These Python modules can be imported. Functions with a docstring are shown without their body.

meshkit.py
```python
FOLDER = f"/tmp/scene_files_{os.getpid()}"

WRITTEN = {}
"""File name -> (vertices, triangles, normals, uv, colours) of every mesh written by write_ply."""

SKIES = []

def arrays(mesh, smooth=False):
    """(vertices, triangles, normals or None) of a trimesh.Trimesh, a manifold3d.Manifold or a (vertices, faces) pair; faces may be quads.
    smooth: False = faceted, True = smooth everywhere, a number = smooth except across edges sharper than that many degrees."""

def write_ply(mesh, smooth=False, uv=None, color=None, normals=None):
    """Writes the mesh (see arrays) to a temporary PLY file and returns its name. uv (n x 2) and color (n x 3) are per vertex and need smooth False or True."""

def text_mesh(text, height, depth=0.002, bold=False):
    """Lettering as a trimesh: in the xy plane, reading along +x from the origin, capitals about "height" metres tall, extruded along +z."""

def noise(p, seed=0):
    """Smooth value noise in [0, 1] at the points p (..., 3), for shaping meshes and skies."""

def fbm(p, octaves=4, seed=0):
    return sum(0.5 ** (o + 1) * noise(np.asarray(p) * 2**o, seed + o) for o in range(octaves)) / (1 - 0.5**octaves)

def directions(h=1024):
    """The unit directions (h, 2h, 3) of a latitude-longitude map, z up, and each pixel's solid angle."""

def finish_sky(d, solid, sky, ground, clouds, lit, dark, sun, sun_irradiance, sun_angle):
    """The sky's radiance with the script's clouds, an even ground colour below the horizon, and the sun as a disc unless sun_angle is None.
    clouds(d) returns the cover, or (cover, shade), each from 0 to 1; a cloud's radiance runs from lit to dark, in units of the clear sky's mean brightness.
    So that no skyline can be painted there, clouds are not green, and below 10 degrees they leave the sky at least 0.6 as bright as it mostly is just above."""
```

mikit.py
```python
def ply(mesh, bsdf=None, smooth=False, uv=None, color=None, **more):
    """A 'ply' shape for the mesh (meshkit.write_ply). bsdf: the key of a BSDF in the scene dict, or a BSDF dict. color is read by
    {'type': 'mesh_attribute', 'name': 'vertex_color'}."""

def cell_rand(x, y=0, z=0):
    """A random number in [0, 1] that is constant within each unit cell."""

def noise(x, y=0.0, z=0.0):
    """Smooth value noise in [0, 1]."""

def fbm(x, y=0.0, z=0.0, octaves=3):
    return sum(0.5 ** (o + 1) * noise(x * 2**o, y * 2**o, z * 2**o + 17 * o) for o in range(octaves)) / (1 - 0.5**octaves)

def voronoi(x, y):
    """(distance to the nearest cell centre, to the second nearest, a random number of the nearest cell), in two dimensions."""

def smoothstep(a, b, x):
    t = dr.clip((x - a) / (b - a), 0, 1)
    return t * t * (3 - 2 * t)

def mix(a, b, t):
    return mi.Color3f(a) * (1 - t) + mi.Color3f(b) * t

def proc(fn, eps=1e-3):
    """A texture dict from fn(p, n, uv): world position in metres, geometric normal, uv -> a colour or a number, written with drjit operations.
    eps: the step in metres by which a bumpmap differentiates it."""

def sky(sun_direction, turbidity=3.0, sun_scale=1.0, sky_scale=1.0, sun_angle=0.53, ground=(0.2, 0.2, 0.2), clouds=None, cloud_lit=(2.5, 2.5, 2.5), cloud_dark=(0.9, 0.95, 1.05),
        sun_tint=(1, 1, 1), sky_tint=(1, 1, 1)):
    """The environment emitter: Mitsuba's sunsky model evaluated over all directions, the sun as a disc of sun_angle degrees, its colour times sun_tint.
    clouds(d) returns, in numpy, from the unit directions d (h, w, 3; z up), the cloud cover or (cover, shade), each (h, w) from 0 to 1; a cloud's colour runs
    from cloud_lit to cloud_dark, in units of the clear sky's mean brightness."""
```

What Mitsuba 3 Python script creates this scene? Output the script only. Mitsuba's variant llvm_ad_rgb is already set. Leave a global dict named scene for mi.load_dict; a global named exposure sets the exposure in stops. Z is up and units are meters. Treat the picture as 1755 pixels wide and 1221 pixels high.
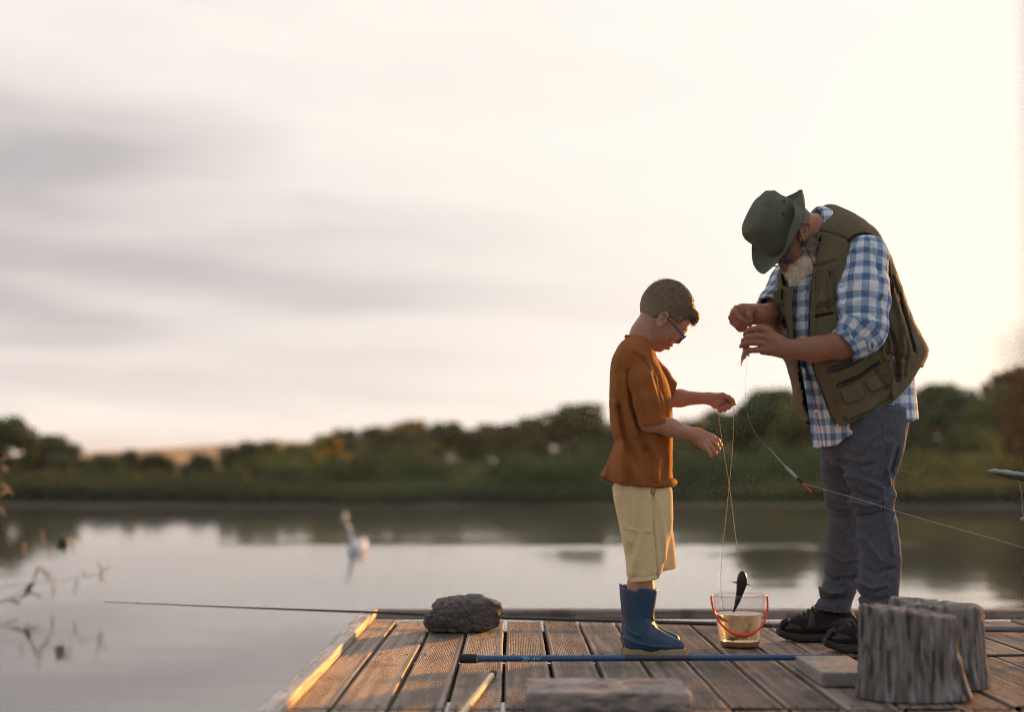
import math, random, numpy as np, trimesh, mitsuba as mi, drjit as dr, mikit, meshkit
from mikit import proc, noise, fbm, smoothstep, mix, cell_rand
from mitsuba import ScalarTransform4f as T
scene, labels = {}, {}

# ------------------------------------------------------------------ camera, sky, exposure
CAM_H, FPX, PITCH = 0.622, 2437.0, math.atan(197.5 / 2437.0)
scene['camera'] = {'type': 'thinlens', 'fov': 2 * math.degrees(math.atan(877.5 / FPX)), 'fov_axis': 'x', 'near_clip': 0.05, 'far_clip': 3000.0,
                   'aperture_radius': 0.0205, 'focus_distance': 4.95,
                   'medium': {'type': 'ref', 'id': 'air'},
                   'to_world': T().look_at(origin=[0, 0, CAM_H], target=[0, math.cos(PITCH), CAM_H + math.sin(PITCH)], up=[0, 0, 1])}
SUN_AZ, SUN_EL = math.radians(36.0), math.radians(6.0)
SUN = np.array([math.sin(SUN_AZ) * math.cos(SUN_EL), math.cos(SUN_AZ) * math.cos(SUN_EL), math.sin(SUN_EL)])


def clouds(d):
    az, el = np.arctan2(d[..., 0], d[..., 1]), np.arcsin(np.clip(d[..., 2], -1, 1))
    ang = np.degrees(np.arccos(np.clip(d @ SUN, -1, 1)))
    # long flat streaks of altocumulus: two noise layers, and the two darker banks that lie across the left of the view
    h = 1.0 / (np.maximum(d[..., 2], 0) + 0.10)
    q = np.stack([d[..., 0] * h * 0.9 + 3.1, d[..., 1] * h * 1.5, 0 * az + 0.3], -1)
    n = meshkit.fbm(q * 1.1, 5, 3)
    n2 = meshkit.fbm(np.stack([az * 3.0 + 5, el * 22.0 + 1.2 * az, 0 * az], -1), 5, 11)
    n3 = meshkit.fbm(np.stack([az * 7.0, el * 40.0 + 2 * az, 0 * az + 4], -1), 4, 21)
    e, a = np.degrees(el), np.degrees(az)
    wob = e + 5.0 * (n2 - 0.5) + 2.2 * (n3 - 0.5)
    bank = np.exp(-((wob - 7.4 + 0.04 * a) / 2.3) ** 2) * np.clip((14 - a) / 22, 0, 1) + 1.1 * np.exp(-((wob - 12.7) / 2.0) ** 2) * np.clip((-8 - a) / 9, 0, 1) * np.clip((a + 90) / 40, 0, 1)
    bank += 0.55 * np.exp(-((wob - 3.6) / 1.3) ** 2) * np.clip((8 - a) / 20, 0, 1)
    streak = np.clip((0.45 * n + 0.35 * n2 + 0.2 * n3 - 0.46) / 0.16, 0, 1)
    far = np.clip((ang - 22) / 55, 0, 1)
    n4 = meshkit.fbm(np.stack([az * 11 + 2, el * 55.0 + 3 * az, 0 * az + 9], -1), 4, 31)
    streak = np.clip(streak + 1.1 * (n4 - 0.5), 0, 1)
    # added grey on the unseen cloud away from the sun, dimming the fill light
    back = np.clip((ang - 62) / 55, 0, 1)
    shade = np.clip(0.01 + 0.17 * far + 0.24 * far * streak + 0.46 * np.clip(bank, 0, 1) * np.clip((ang - 16) / 24, 0, 1) * (1 - back) + 0.16 * back * back * (3 - 2 * back), 0, 1)
    cover = np.clip(0.97 - 0.45 * np.exp(-(ang / 13) ** 2) - 0.60 * np.clip((ang - 75) / 50, 0, 1), 0, 1)
    return cover, shade


scene['sky'] = mikit.sky(SUN, turbidity=3.5, sun_scale=2.0, sky_scale=1.0, sun_angle=3.5, ground=(0.12, 0.12, 0.12), clouds=clouds,
                         cloud_lit=(3.72, 3.46, 3.18), cloud_dark=(1.06, 1.02, 1.17), sun_tint=(1.15, 0.86, 0.55))
exposure = 2.90
# the thin evening haze over the lake
scene['air'] = {'type': 'homogeneous', 'albedo': {'type': 'rgb', 'value': [0.95, 0.95, 0.95]}, 'sigma_t': 0.00026}
scene['haze'] = {'type': 'cube', 'to_world': T().translate([0.0, 600.0, 5.5]).scale([1250.0, 950.0, 9.5]), 'bsdf': {'type': 'null'}, 'interior': {'type': 'ref', 'id': 'air'}}
labels['haze'] = {'kind': 'stuff', 'label': 'thin evening haze over the lake', 'category': 'haze'}

# ------------------------------------------------------------------ helpers
F32 = np.float32


def P(x, y, Y):
    """The point at distance Y (metres along the view axis on the ground) that stands at photo pixel x, y."""
    a, b = (x - 877.5) / FPX, (610.5 - y) / FPX
    fy, fz = math.cos(PITCH) - b * math.sin(PITCH), math.sin(PITCH) + b * math.cos(PITCH)
    return np.array([a / fy * Y, Y, CAM_H + fz / fy * Y])


def ground(x, y, z=0.0):
    """The point of height z seen at photo pixel x, y."""
    p = P(x, y, 1.0)
    return P(x, y, (z - CAM_H) / (p[2] - CAM_H))


def numbered(name):
    if not any(k == name or k.startswith(name + '__') for k in list(scene) + list(labels)):
        return name
    i = 1
    while any(k == f'{name}_{i:03d}' or k.startswith(f'{name}_{i:03d}__') for k in list(scene) + list(labels)):
        i += 1
    return f'{name}_{i:03d}'


NEXT = {}


def key_for(base):
    n = NEXT.get(base, 0)
    NEXT[base] = n + 1
    return base if n == 0 else f'{base}_{n:03d}'


def thing(name, label, cat, group=None):
    k = key_for(name)
    labels[k] = {'label': label, 'category': cat}
    if group:
        labels[k]['group'] = group
    return k


def add(name, mesh, bsdf, parent=None, smooth=False, label=None, **kw):
    k = key_for(f'{parent}__{name}' if parent else name)
    scene[k] = mesh if isinstance(mesh, dict) else mikit.ply(mesh, bsdf, smooth=smooth, **kw)
    if isinstance(mesh, dict) and bsdf:
        scene[k] = {**mesh, 'bsdf': {'type': 'ref', 'id': bsdf}, **kw}
    if label:
        labels[k] = {'label': label}
    return k


def single(name, mesh, bsdf, label, cat, group=None, **kw):
    k = add(name, mesh, bsdf, **kw)
    labels[k] = {'label': label, 'category': cat}
    if group:
        labels[k]['group'] = group
    return k


def structure(name, mesh, bsdf, **kw):
    k = add(name, mesh, bsdf, **kw)
    labels[k] = {'kind': 'structure'}
    return k


def tube(points, radii, sides=8, cap=True):
    p = np.asarray(points, float)
    r = np.broadcast_to(np.asarray(radii, float), (len(p),))
    t = np.gradient(p, axis=0)
    t /= np.linalg.norm(t, axis=1, keepdims=True) + 1e-12
    ref = np.array([0, 0, 1.0]) if abs(t[:, 2]).mean() < 0.8 else np.array([1.0, 0, 0])
    a = np.cross(t, ref)
    a /= np.linalg.norm(a, axis=1, keepdims=True) + 1e-12
    b, an = np.cross(t, a), np.arange(sides) * 2 * np.pi / sides
    v = (p[:, None] + r[:, None, None] * (np.cos(an)[None, :, None] * a[:, None] + np.sin(an)[None, :, None] * b[:, None])).reshape(-1, 3)
    i, j = np.meshgrid(np.arange(len(p) - 1), np.arange(sides), indexing='ij')
    q = np.stack([i * sides + j, i * sides + (j + 1) % sides, (i + 1) * sides + (j + 1) % sides, (i + 1) * sides + j], -1).reshape(-1, 4)
    f = np.vstack([q[:, [0, 2, 1]], q[:, [0, 3, 2]]])
    if cap:
        v = np.vstack([v, p[:1], p[-1:]])
        m, n0, k = len(v), (len(p) - 1) * sides, np.arange(sides)
        f = np.vstack([f, np.stack([k, (k + 1) % sides, k * 0 + m - 2], 1), np.stack([n0 + (k + 1) % sides, n0 + k, k * 0 + m - 1], 1)])
    return trimesh.Trimesh(v, f, process=False)


def spline(pts, n=40):
    from scipy.interpolate import CubicSpline
    pts = np.asarray(pts, float)
    s = np.concatenate([[0], np.cumsum(np.linalg.norm(np.diff(pts, axis=0), axis=1))])
    return CubicSpline(s / s[-1], pts)(np.linspace(0, 1, n))


def rbox(sx, sy, sz, r=0.004, seg=2):
    """A box with rounded edges, centred at the origin."""
    import manifold3d as m3
    s = m3.Manifold.sphere(r, 4 * seg)
    parts = [s.translate([a * (sx / 2 - r), b * (sy / 2 - r), c * (sz / 2 - r)]) for a in (-1, 1) for b in (-1, 1) for c in (-1, 1)]
    m = m3.Manifold.batch_hull(parts).to_mesh()
    return trimesh.Trimesh(m.vert_properties[:, :3], m.tri_verts, process=False)


def cat(*ms):
    return trimesh.util.concatenate([m for m in ms])


def frame(origin, x, y, z):
    m = np.eye(4)
    m[:3, 0], m[:3, 1], m[:3, 2], m[:3, 3] = x, y, z, origin
    return m


def unit(v):
    v = np.asarray(v, float)
    return v / np.linalg.norm(v)


# ------------------------------------------------------------------ signed-distance modelling (bodies, clothes, rocks)
def smin(a, b, k):
    h = np.maximum(k - np.abs(a - b), 0) / k
    return np.minimum(a, b) - h * h * k * 0.25


def poly_dist(p, line):
    """Distance of the points p (n, 2) to a polyline."""
    out = np.full(len(p), 9.0, F32)
    for a, b in zip(line[:-1], line[1:]):
        ab, pa = b - a, p - a
        t = np.clip(pa @ ab / max(ab @ ab, 1e-12), 0, 1)
        out = np.minimum(out, np.hypot(pa[:, 0] - t * ab[0], pa[:, 1] - t * ab[1]))
    return out


class Sdf:
    def __init__(self):
        self.ops = []

    def _op(self, fn, lo, hi, k=0.0, mode='add'):
        self.ops.append((fn, np.asarray(lo, F32), np.asarray(hi, F32), k, mode))
        return self

    def cap(self, a, b, ra, rb=None, k=0.012, mode='add', flat=None):
        """A tapered capsule; flat = (axis, factor) squeezes it along an axis."""
        a, b, rb = np.asarray(a, F32), np.asarray(b, F32), ra if rb is None else rb
        ax = None if flat is None else np.asarray(unit(flat[0]), F32)

        def fn(p):
            ab, pa = b - a, p - a
            t = np.clip(pa @ ab / max(float(ab @ ab), 1e-12), 0, 1)
            q = pa - t[:, None] * ab
            r = ra + (rb - ra) * t
            if ax is None:
                return np.sqrt((q * q).sum(1)) - r
            c = q @ ax
            return (np.sqrt((q * q).sum(1) - c * c + (c / flat[1]) ** 2) - r) * min(1.0, flat[1] * 1.2)

        R = max(ra, rb) * max(1.0, 1 if flat is None else flat[1])
        return self._op(fn, np.minimum(a, b) - R, np.maximum(a, b) + R, k, mode)

    def chain(self, pts, radii, k=0.012, flat=None, mode='add'):
        for a, b, ra, rb in zip(pts[:-1], pts[1:], radii[:-1], radii[1:]):
            self.cap(a, b, ra, rb, k, mode, flat)
        return self

    def ell(self, c, r, R=None, k=0.015, mode='add'):
        """An ellipsoid; R holds its axes as rows."""
        c, r = np.asarray(c, F32), np.asarray(r, F32)
        M = np.eye(3, dtype=F32) if R is None else np.asarray(R, F32)

        def fn(p):
            q = (p - c) @ M.T
            k0, k1 = np.sqrt(((q / r) ** 2).sum(1)), np.sqrt(((q / (r * r)) ** 2).sum(1))
            return k0 * (k0 - 1) / np.maximum(k1, 1e-9)

        e = np.abs(M.T) @ r
        return self._op(fn, c - e, c + e, k, mode)

    def loft(self, z, cx, cy, rx, ry, k=0.015, n=2.2, mode='add'):
        """Horizontal superellipse slices, interpolated between the rows."""
        from scipy.interpolate import PchipInterpolator
        o = np.argsort(z)
        z, tab = np.asarray(z, float)[o], np.stack([np.broadcast_to(np.asarray(v, float), (len(z),))[o] for v in (cx, cy, rx, ry)], 1)
        f = PchipInterpolator(z, tab)
        z0, z1 = z[0], z[-1]
        zs = np.linspace(z0, z1, 400)
        ts = f(zs)

        def fn(p):
            t = np.clip((p[:, 2] - z0) / (z1 - z0), 0, 1) * 399
            v = [np.interp(t, np.arange(400), ts[:, j]).astype(F32) for j in range(4)]
            u = (np.abs((p[:, 0] - v[0]) / v[2]) ** n + np.abs((p[:, 1] - v[1]) / v[3]) ** n) ** (1 / n)
            d = (u - 1) * np.minimum(v[2], v[3])
            return np.maximum(d, np.maximum(z0 - p[:, 2], p[:, 2] - z1))

        lo = [(ts[:, 0] - ts[:, 2]).min(), (ts[:, 1] - ts[:, 3]).min(), z0]
        hi = [(ts[:, 0] + ts[:, 2]).max(), (ts[:, 1] + ts[:, 3]).max(), z1]
        return self._op(fn, lo, hi, k, mode)

    def rows(self, rows, Y, ry, k=0.015, n=2.2, dy=0.0, grow=0.0):
        """rows of (photo y, left x, right x) at distance Y; ry: half depth, a number or one per row (negative: share of the half width)."""
        Ls, Rs = np.array([P(r[1], r[0], Y) for r in rows]), np.array([P(r[2], r[0], Y) for r in rows])
        rx = (Rs[:, 0] - Ls[:, 0]) / 2 + grow
        ry = np.broadcast_to(np.asarray(ry, float), rx.shape)
        ry = np.where(ry < 0, -ry * rx, ry + grow)
        return self.loft(Ls[:, 2], (Ls[:, 0] + Rs[:, 0]) / 2, Y + dy, rx, ry, k, n)

    def warp(self, fn):
        """fn(p, d) -> d over all points so far."""
        self.ops.append((fn, None, None, 0, 'warp'))
        return self

    def eval(self, p):
        p = np.asarray(p, F32)
        d = np.full(len(p), 0.5, F32)
        for fn, lo, hi, k, mode in self.ops:
            if mode == 'warp':
                d = fn(p, d).astype(F32)
                continue
            m = 0.03 + k
            i = np.flatnonzero(((p > lo - m) & (p < hi + m)).all(1))
            if not len(i):
                continue
            e = fn(p[i]).astype(F32)
            if mode == 'add':
                d[i] = smin(d[i], e, k) if k > 0 else np.minimum(d[i], e)
            else:
                d[i] = -smin(-d[i], e, k) if k > 0 else np.maximum(d[i], -e)
        return d

    def bounds(self):
        adds = [o for o in self.ops if o[4] == 'add']
        return np.min([o[1] for o in adds], 0) - 0.02, np.max([o[2] for o in adds], 0) + 0.02

    def mesh(self, cell=0.004, lo=None, hi=None):
        b0, b1 = self.bounds()
        lo, hi = b0 if lo is None else np.maximum(lo, b0), b1 if hi is None else np.minimum(hi, b1)
        B = 4
        nb = np.ceil((hi - lo) / (cell * B)).astype(int) + 1
        g = np.stack(np.meshgrid(*[(np.arange(n) + 0.5) * cell * B for n in nb], indexing='ij'), -1).reshape(-1, 3) + lo
        c = self.eval(g)
        near = np.flatnonzero(np.abs(c) < cell * B * 1.6 + 0.006)
        N = nb * B
        vol = np.repeat(np.repeat(np.repeat(np.where(c > 0, 1, -1).astype(F32).reshape(nb), B, 0), B, 1), B, 2)
        bi = np.stack(np.unravel_index(near, nb), -1)
        off = np.stack(np.meshgrid(*[np.arange(B)] * 3, indexing='ij'), -1).reshape(-1, 3)
        for s in range(0, len(bi), 20000):
            idx = (bi[s:s + 20000, None] * B + off).reshape(-1, 3)
            vol[idx[:, 0], idx[:, 1], idx[:, 2]] = self.eval(lo + idx * cell)
        return nets(vol, lo, cell)


def nets(vol, lo, cell):
    """Naive surface nets."""
    vol[0], vol[-1], vol[:, 0], vol[:, -1], vol[:, :, 0], vol[:, :, -1] = 1, 1, 1, 1, 1, 1
    s = vol < 0
    cnt = np.zeros(np.array(s.shape) - 1, np.int8)
    for a, b, c in np.ndindex(2, 2, 2):
        cnt += s[a:a + cnt.shape[0], b:b + cnt.shape[1], c:c + cnt.shape[2]]
    cells = np.argwhere((cnt > 0) & (cnt < 8))
    ids = np.full(cnt.shape, -1, np.int32)
    ids[tuple(cells.T)] = np.arange(len(cells))
    acc, num = np.zeros((len(cells), 3)), np.zeros(len(cells))
    corner = {o: vol[tuple((cells + o).T)] for o in np.ndindex(2, 2, 2)}
    for o in np.ndindex(2, 2, 2):
        for ax in range(3):
            if o[ax]:
                continue
            o2 = tuple(1 if i == ax else o[i] for i in range(3))
            va, vb = corner[o], corner[o2]
            m = (va < 0) != (vb < 0)
            t = np.where(m, va / np.where(m, va - vb, 1), 0)
            pos = np.array(o, float)[None] + t[:, None] * np.eye(3)[ax]
            acc += np.where(m[:, None], pos, 0)
            num += m
    V = lo + (cells + acc / num[:, None]) * cell
    faces = []
    for ax in range(3):
        u, w = (ax + 1) % 3, (ax + 2) % 3
        sl0, sl1 = [slice(1, -1)] * 3, [slice(1, -1)] * 3
        sl0[ax], sl1[ax] = slice(0, -1), slice(1, None)
        a, b = s[tuple(sl0)], s[tuple(sl1)]
        e = np.argwhere(a != b)
        base = np.zeros(3, int) + 1
        base[ax] = 0
        e2 = e + base
        flip = a[tuple(e.T)]
        eu, ew = np.eye(3, dtype=int)[u], np.eye(3, dtype=int)[w]
        q = np.stack([ids[tuple((e2 - du * eu - dw * ew).T)] for du, dw in ((1, 1), (0, 1), (0, 0), (1, 0))], 1)
        q = np.where(flip[:, None], q, q[:, ::-1])
        faces.append(q)
    q = np.vstack(faces)
    q = q[(q >= 0).all(1)]
    return trimesh.Trimesh(V, np.vstack([q[:, [0, 1, 2]], q[:, [0, 2, 3]]]), process=False)


def px_line(pts, Y):
    return np.array([P(x, y, Y)[[0, 2]] for x, y in pts])


def folds(strokes, Y, side=None, gain=1.0):
    """A displacement for cloth: strokes of (photo points, half width in m, height in m; negative = crease) on the side that faces -y of `side`."""
    ready = [(px_line(pts, Y).astype(F32), w, h * gain) for pts, w, h in strokes]

    def fn(p, d):
        act = np.flatnonzero(np.abs(d) < 0.05)
        q, e = p[act][:, [0, 2]], np.zeros(len(act), F32)
        for line, w, h in ready:
            lo, hi = line.min(0) - 3 * w, line.max(0) + 3 * w
            i = np.flatnonzero(((q > lo) & (q < hi)).all(1))
            if len(i):
                e[i] += h * np.exp(-(poly_dist(q[i], line) / w) ** 2)
        if side is not None:
            e *= 1 / (1 + np.exp(np.clip((p[act, 1] - side) / 0.015, -30, 30)))
        d = d.copy()
        d[act] -= e
        return d

    return fn


def rough(amp, scale, seed=0, stretch=(1, 1, 1), octaves=3):
    def fn(p, d):
        act = np.flatnonzero(np.abs(d) < 0.05)
        d = d.copy()
        d[act] += amp * (meshkit.fbm(p[act] * np.array(stretch) * scale, octaves, seed) - 0.5) * 2
        return d

    return fn


def hem(line, Y, hollow=0.007, reach=0.05, up=True, keep_dx=None):
    """Cuts cloth below (up) or above the photo line and hollows it for `reach` beyond the cut."""
    L = px_line(line, Y)
    L = L[np.argsort(L[:, 0])]

    def fn(p, d):
        z = np.interp(p[:, 0], L[:, 0], L[:, 1])
        s = (p[:, 2] - z) if up else (z - p[:, 2])
        if hollow:
            d = np.where(s < reach, np.maximum(d, -(d + hollow)), d)
        return np.maximum(d, -s)

    return fn


def patch(poly, Yn, thick, solid, step=0.0055, edge=0.006, back=0.003):
    """A piece of cloth (photo polygon at distance Yn) laid on the camera-facing side of a modelled surface, with rounded raised edges."""
    from shapely.geometry import Polygon, Point, MultiPoint
    from scipy.spatial import Delaunay
    L = px_line(poly, Yn)
    pg = Polygon(L).buffer(0)
    x0, z0, x1, z1 = pg.bounds
    g = np.stack(np.meshgrid(np.arange(x0, x1, step), np.arange(z0, z1, step), indexing='ij'), -1).reshape(-1, 2)
    import shapely
    ins = shapely.contains_xy(pg.buffer(-step * 0.4), g[:, 0], g[:, 1])
    n = max(12, int(pg.exterior.length / (step * 0.9)))
    rim = np.array([pg.exterior.interpolate(k / n, normalized=True).coords[0] for k in range(n)])
    pts = np.vstack([rim, g[ins]])
    tri = Delaunay(pts).simplices
    c = pts[tri].mean(1)
    tri = tri[shapely.contains_xy(pg, c[:, 0], c[:, 1])]
    a = pts[tri]
    area = (a[:, 1, 0] - a[:, 0, 0]) * (a[:, 2, 1] - a[:, 0, 1]) - (a[:, 2, 0] - a[:, 0, 0]) * (a[:, 1, 1] - a[:, 0, 1])
    tri = np.where((area > 0)[:, None], tri, tri[:, ::-1])
    lo, hi = np.full(len(pts), Yn - 0.20), np.full(len(pts), Yn + 0.16)
    ys, hit = lo.copy(), np.zeros(len(pts), bool)
    for s in np.arange(0, 0.36, 0.004):
        y = lo + s
        d = solid.eval(np.stack([pts[:, 0], y, pts[:, 1]], 1))
        new = (d < 0) & ~hit
        ys[new] = y[new]
        hit |= d < 0
    ys[~hit] = np.median(ys[hit]) if hit.any() else Yn
    for _ in range(6):
        d = solid.eval(np.stack([pts[:, 0], ys, pts[:, 1]], 1))
        ys[hit] += np.clip(d[hit], -0.004, 0.004) * 0.8
    db = np.array(shapely.distance(pg.exterior, shapely.points(pts)))
    k = np.clip(db / edge, 0, 1)
    t = thick * np.sqrt(np.clip(1 - (1 - k) ** 2, 0, 1)) * 0.7 + thick * 0.3
    front = np.stack([pts[:, 0], ys - t, pts[:, 1]], 1)
    rear = np.stack([pts[:, 0], ys + back, pts[:, 1]], 1)
    m = len(pts)
    i = np.arange(n)
    j = (i + 1) % n
    side = np.vstack([np.stack([i, i + m, j + m], 1), np.stack([i, j + m, j], 1)])
    return trimesh.Trimesh(np.vstack([front, rear]), np.vstack([tri, tri[:, ::-1] + m, side]), process=False)


def line_on(pts, Yn, r_, solid, n=24, out=0.001):
    """A seam or zip: a thin tube lying on a modelled surface along photo points."""
    L = px_line(pts, Yn)
    q = spline(np.stack([L[:, 0], 0 * L[:, 0], L[:, 1]], 1), n) if len(pts) > 2 else np.linspace([L[0, 0], 0, L[0, 1]], [L[1, 0], 0, L[1, 1]], n)
    ys, hit = np.full(n, Yn - 0.20), np.zeros(n, bool)
    for s in np.arange(0, 0.36, 0.003):
        d = solid.eval(np.stack([q[:, 0], Yn - 0.20 + 0 * q[:, 0] + s, q[:, 2]], 1))
        new = (d < 0) & ~hit
        ys[new] = Yn - 0.20 + s
        hit |= d < 0
    ok = np.flatnonzero(hit)
    ys = np.interp(np.arange(n), ok, ys[ok]) if len(ok) else ys + 0.2
    q[:, 1] = ys - out
    return tube(q, r_, 6)



# ------------------------------------------------------------------ materials
def rgb(*c):
    return {'type': 'rgb', 'value': list(c)}


def mat(name, color, rough_=0.6, bump=None, two=True, **kw):
    b = {'type': 'principled', 'base_color': proc(color) if callable(color) else rgb(*color), 'roughness': proc(rough_) if callable(rough_) else rough_, **kw}
    if bump:
        b = {'type': 'bumpmap', 'arbitrary': {**proc(bump[0], bump[2] if len(bump) > 2 else 1e-3)}, 'scale': bump[1], 'bsdf': b}
    scene[name] = {'type': 'twosided', 'bsdf': b} if two else b
    return name
# ------------------------------------------------------------------ the setting: ground, lake, far bank
WATER_Z = -0.35
rng = np.random.default_rng(7)


def shore_y(x):
    return 38.3 + 0.5 * np.sin(x * 0.11 + 1) + 0.35 * np.sin(x * 0.37) + 0.2 * np.sin(x * 1.3)


def terrain(x, y):
    x, y = np.asarray(x, float), np.asarray(y, float)
    H = np.interp(x, [-150, -75, -52, -38, -25, -16, -8, 10, 60, 150], [1.0, 1.2, 2.1, 2.8, 3.7, 3.3, 1.6, 1.0, 1.6, 2.5])
    sm = lambda a, b, v: (lambda t: t * t * (3 - 2 * t))(np.clip((v - a) / (b - a), 0, 1))
    s = shore_y(x)
    z = -1.6 + 1.25 * sm(s - 12, s, y) + 0.16 * np.clip((y - s) / 9, 0, 1) + 0.45 * sm(s + 8, s + 18, y) + H * sm(62, 165, y)
    p = np.stack([x, y, 0 * x], -1)
    return z + np.where(y > s + 1, 0.10, 0.02) * (meshkit.fbm(p * 0.5, 3, 5) - 0.5) + H * 0.05 * (meshkit.fbm(p * 0.03, 3, 9) - 0.5)


gx = np.concatenate([np.linspace(-1200, -120, 14), np.linspace(-112, 112, 190), np.linspace(120, 1200, 14)])
gy = np.concatenate([np.linspace(-300, 15, 18), np.linspace(18, 30, 10), np.linspace(30.5, 64, 110), np.linspace(66, 190, 70), np.linspace(210, 1500, 24)])
GX, GY = np.meshgrid(gx, gy, indexing='ij')
gv = np.stack([GX, GY, terrain(GX, GY)], -1).reshape(-1, 3)
ii, jj = np.meshgrid(np.arange(len(gx) - 1), np.arange(len(gy) - 1), indexing='ij')
gf = np.stack([ii * len(gy) + jj, (ii + 1) * len(gy) + jj, (ii + 1) * len(gy) + jj + 1, ii * len(gy) + jj + 1], -1).reshape(-1, 4)


def ground_color(p, n, uv):
    f = fbm(p.x * 0.25, p.y * 0.10, 0, 3)
    mud = mix((0.050, 0.042, 0.036), (0.085, 0.068, 0.058), fbm(p.x * 0.6, p.y * 1.5))
    grass = mix((0.035, 0.045, 0.018), (0.10, 0.085, 0.03), smoothstep(0.35, 0.7, f))
    field = mix((0.36, 0.215, 0.115), (0.46, 0.29, 0.16), fbm(p.x * 0.08, p.y * 0.3))
    c = mix(mud, grass, smoothstep(40.8, 42.5, p.y + 2 * f))
    return mix(c, field, smoothstep(66, 90, p.y + 12 * f) * (1 - smoothstep(-0.17, -0.11, p.x / dr.maximum(p.y, 1.0))))


mat('ground_material', ground_color, 0.95, two=False, specular=0.05)
structure('ground', (gv, gf), 'ground_material', smooth=True)


def ripple(p, n, uv):
    # fine wind ripples, stronger in a few bands across the lake
    band = 0.25 + 0.75 * smoothstep(0.5, 0.72, fbm(p.x * 0.012 + 3, p.y * 0.16, 0, 2))
    far = smoothstep(4.0, 30.0, p.y)
    a = noise(p.x * 0.9, p.y * 2.6, 0.5) * 0.55 + noise(p.x * 2.3 + 9, p.y * 7.0, 2.5) * 0.20
    gust = dr.exp(-dr.square((p.y - 18.8 - 0.03 * p.x) / 0.9)) * smoothstep(-5.0, -1.0, p.x) * (0.3 + 0.7 * noise(p.x * 0.35, p.y * 0.4, 7.5))
    return a * ((0.35 + 0.65 * band) * (1 - 0.45 * far) + 5.0 * gust)


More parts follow.
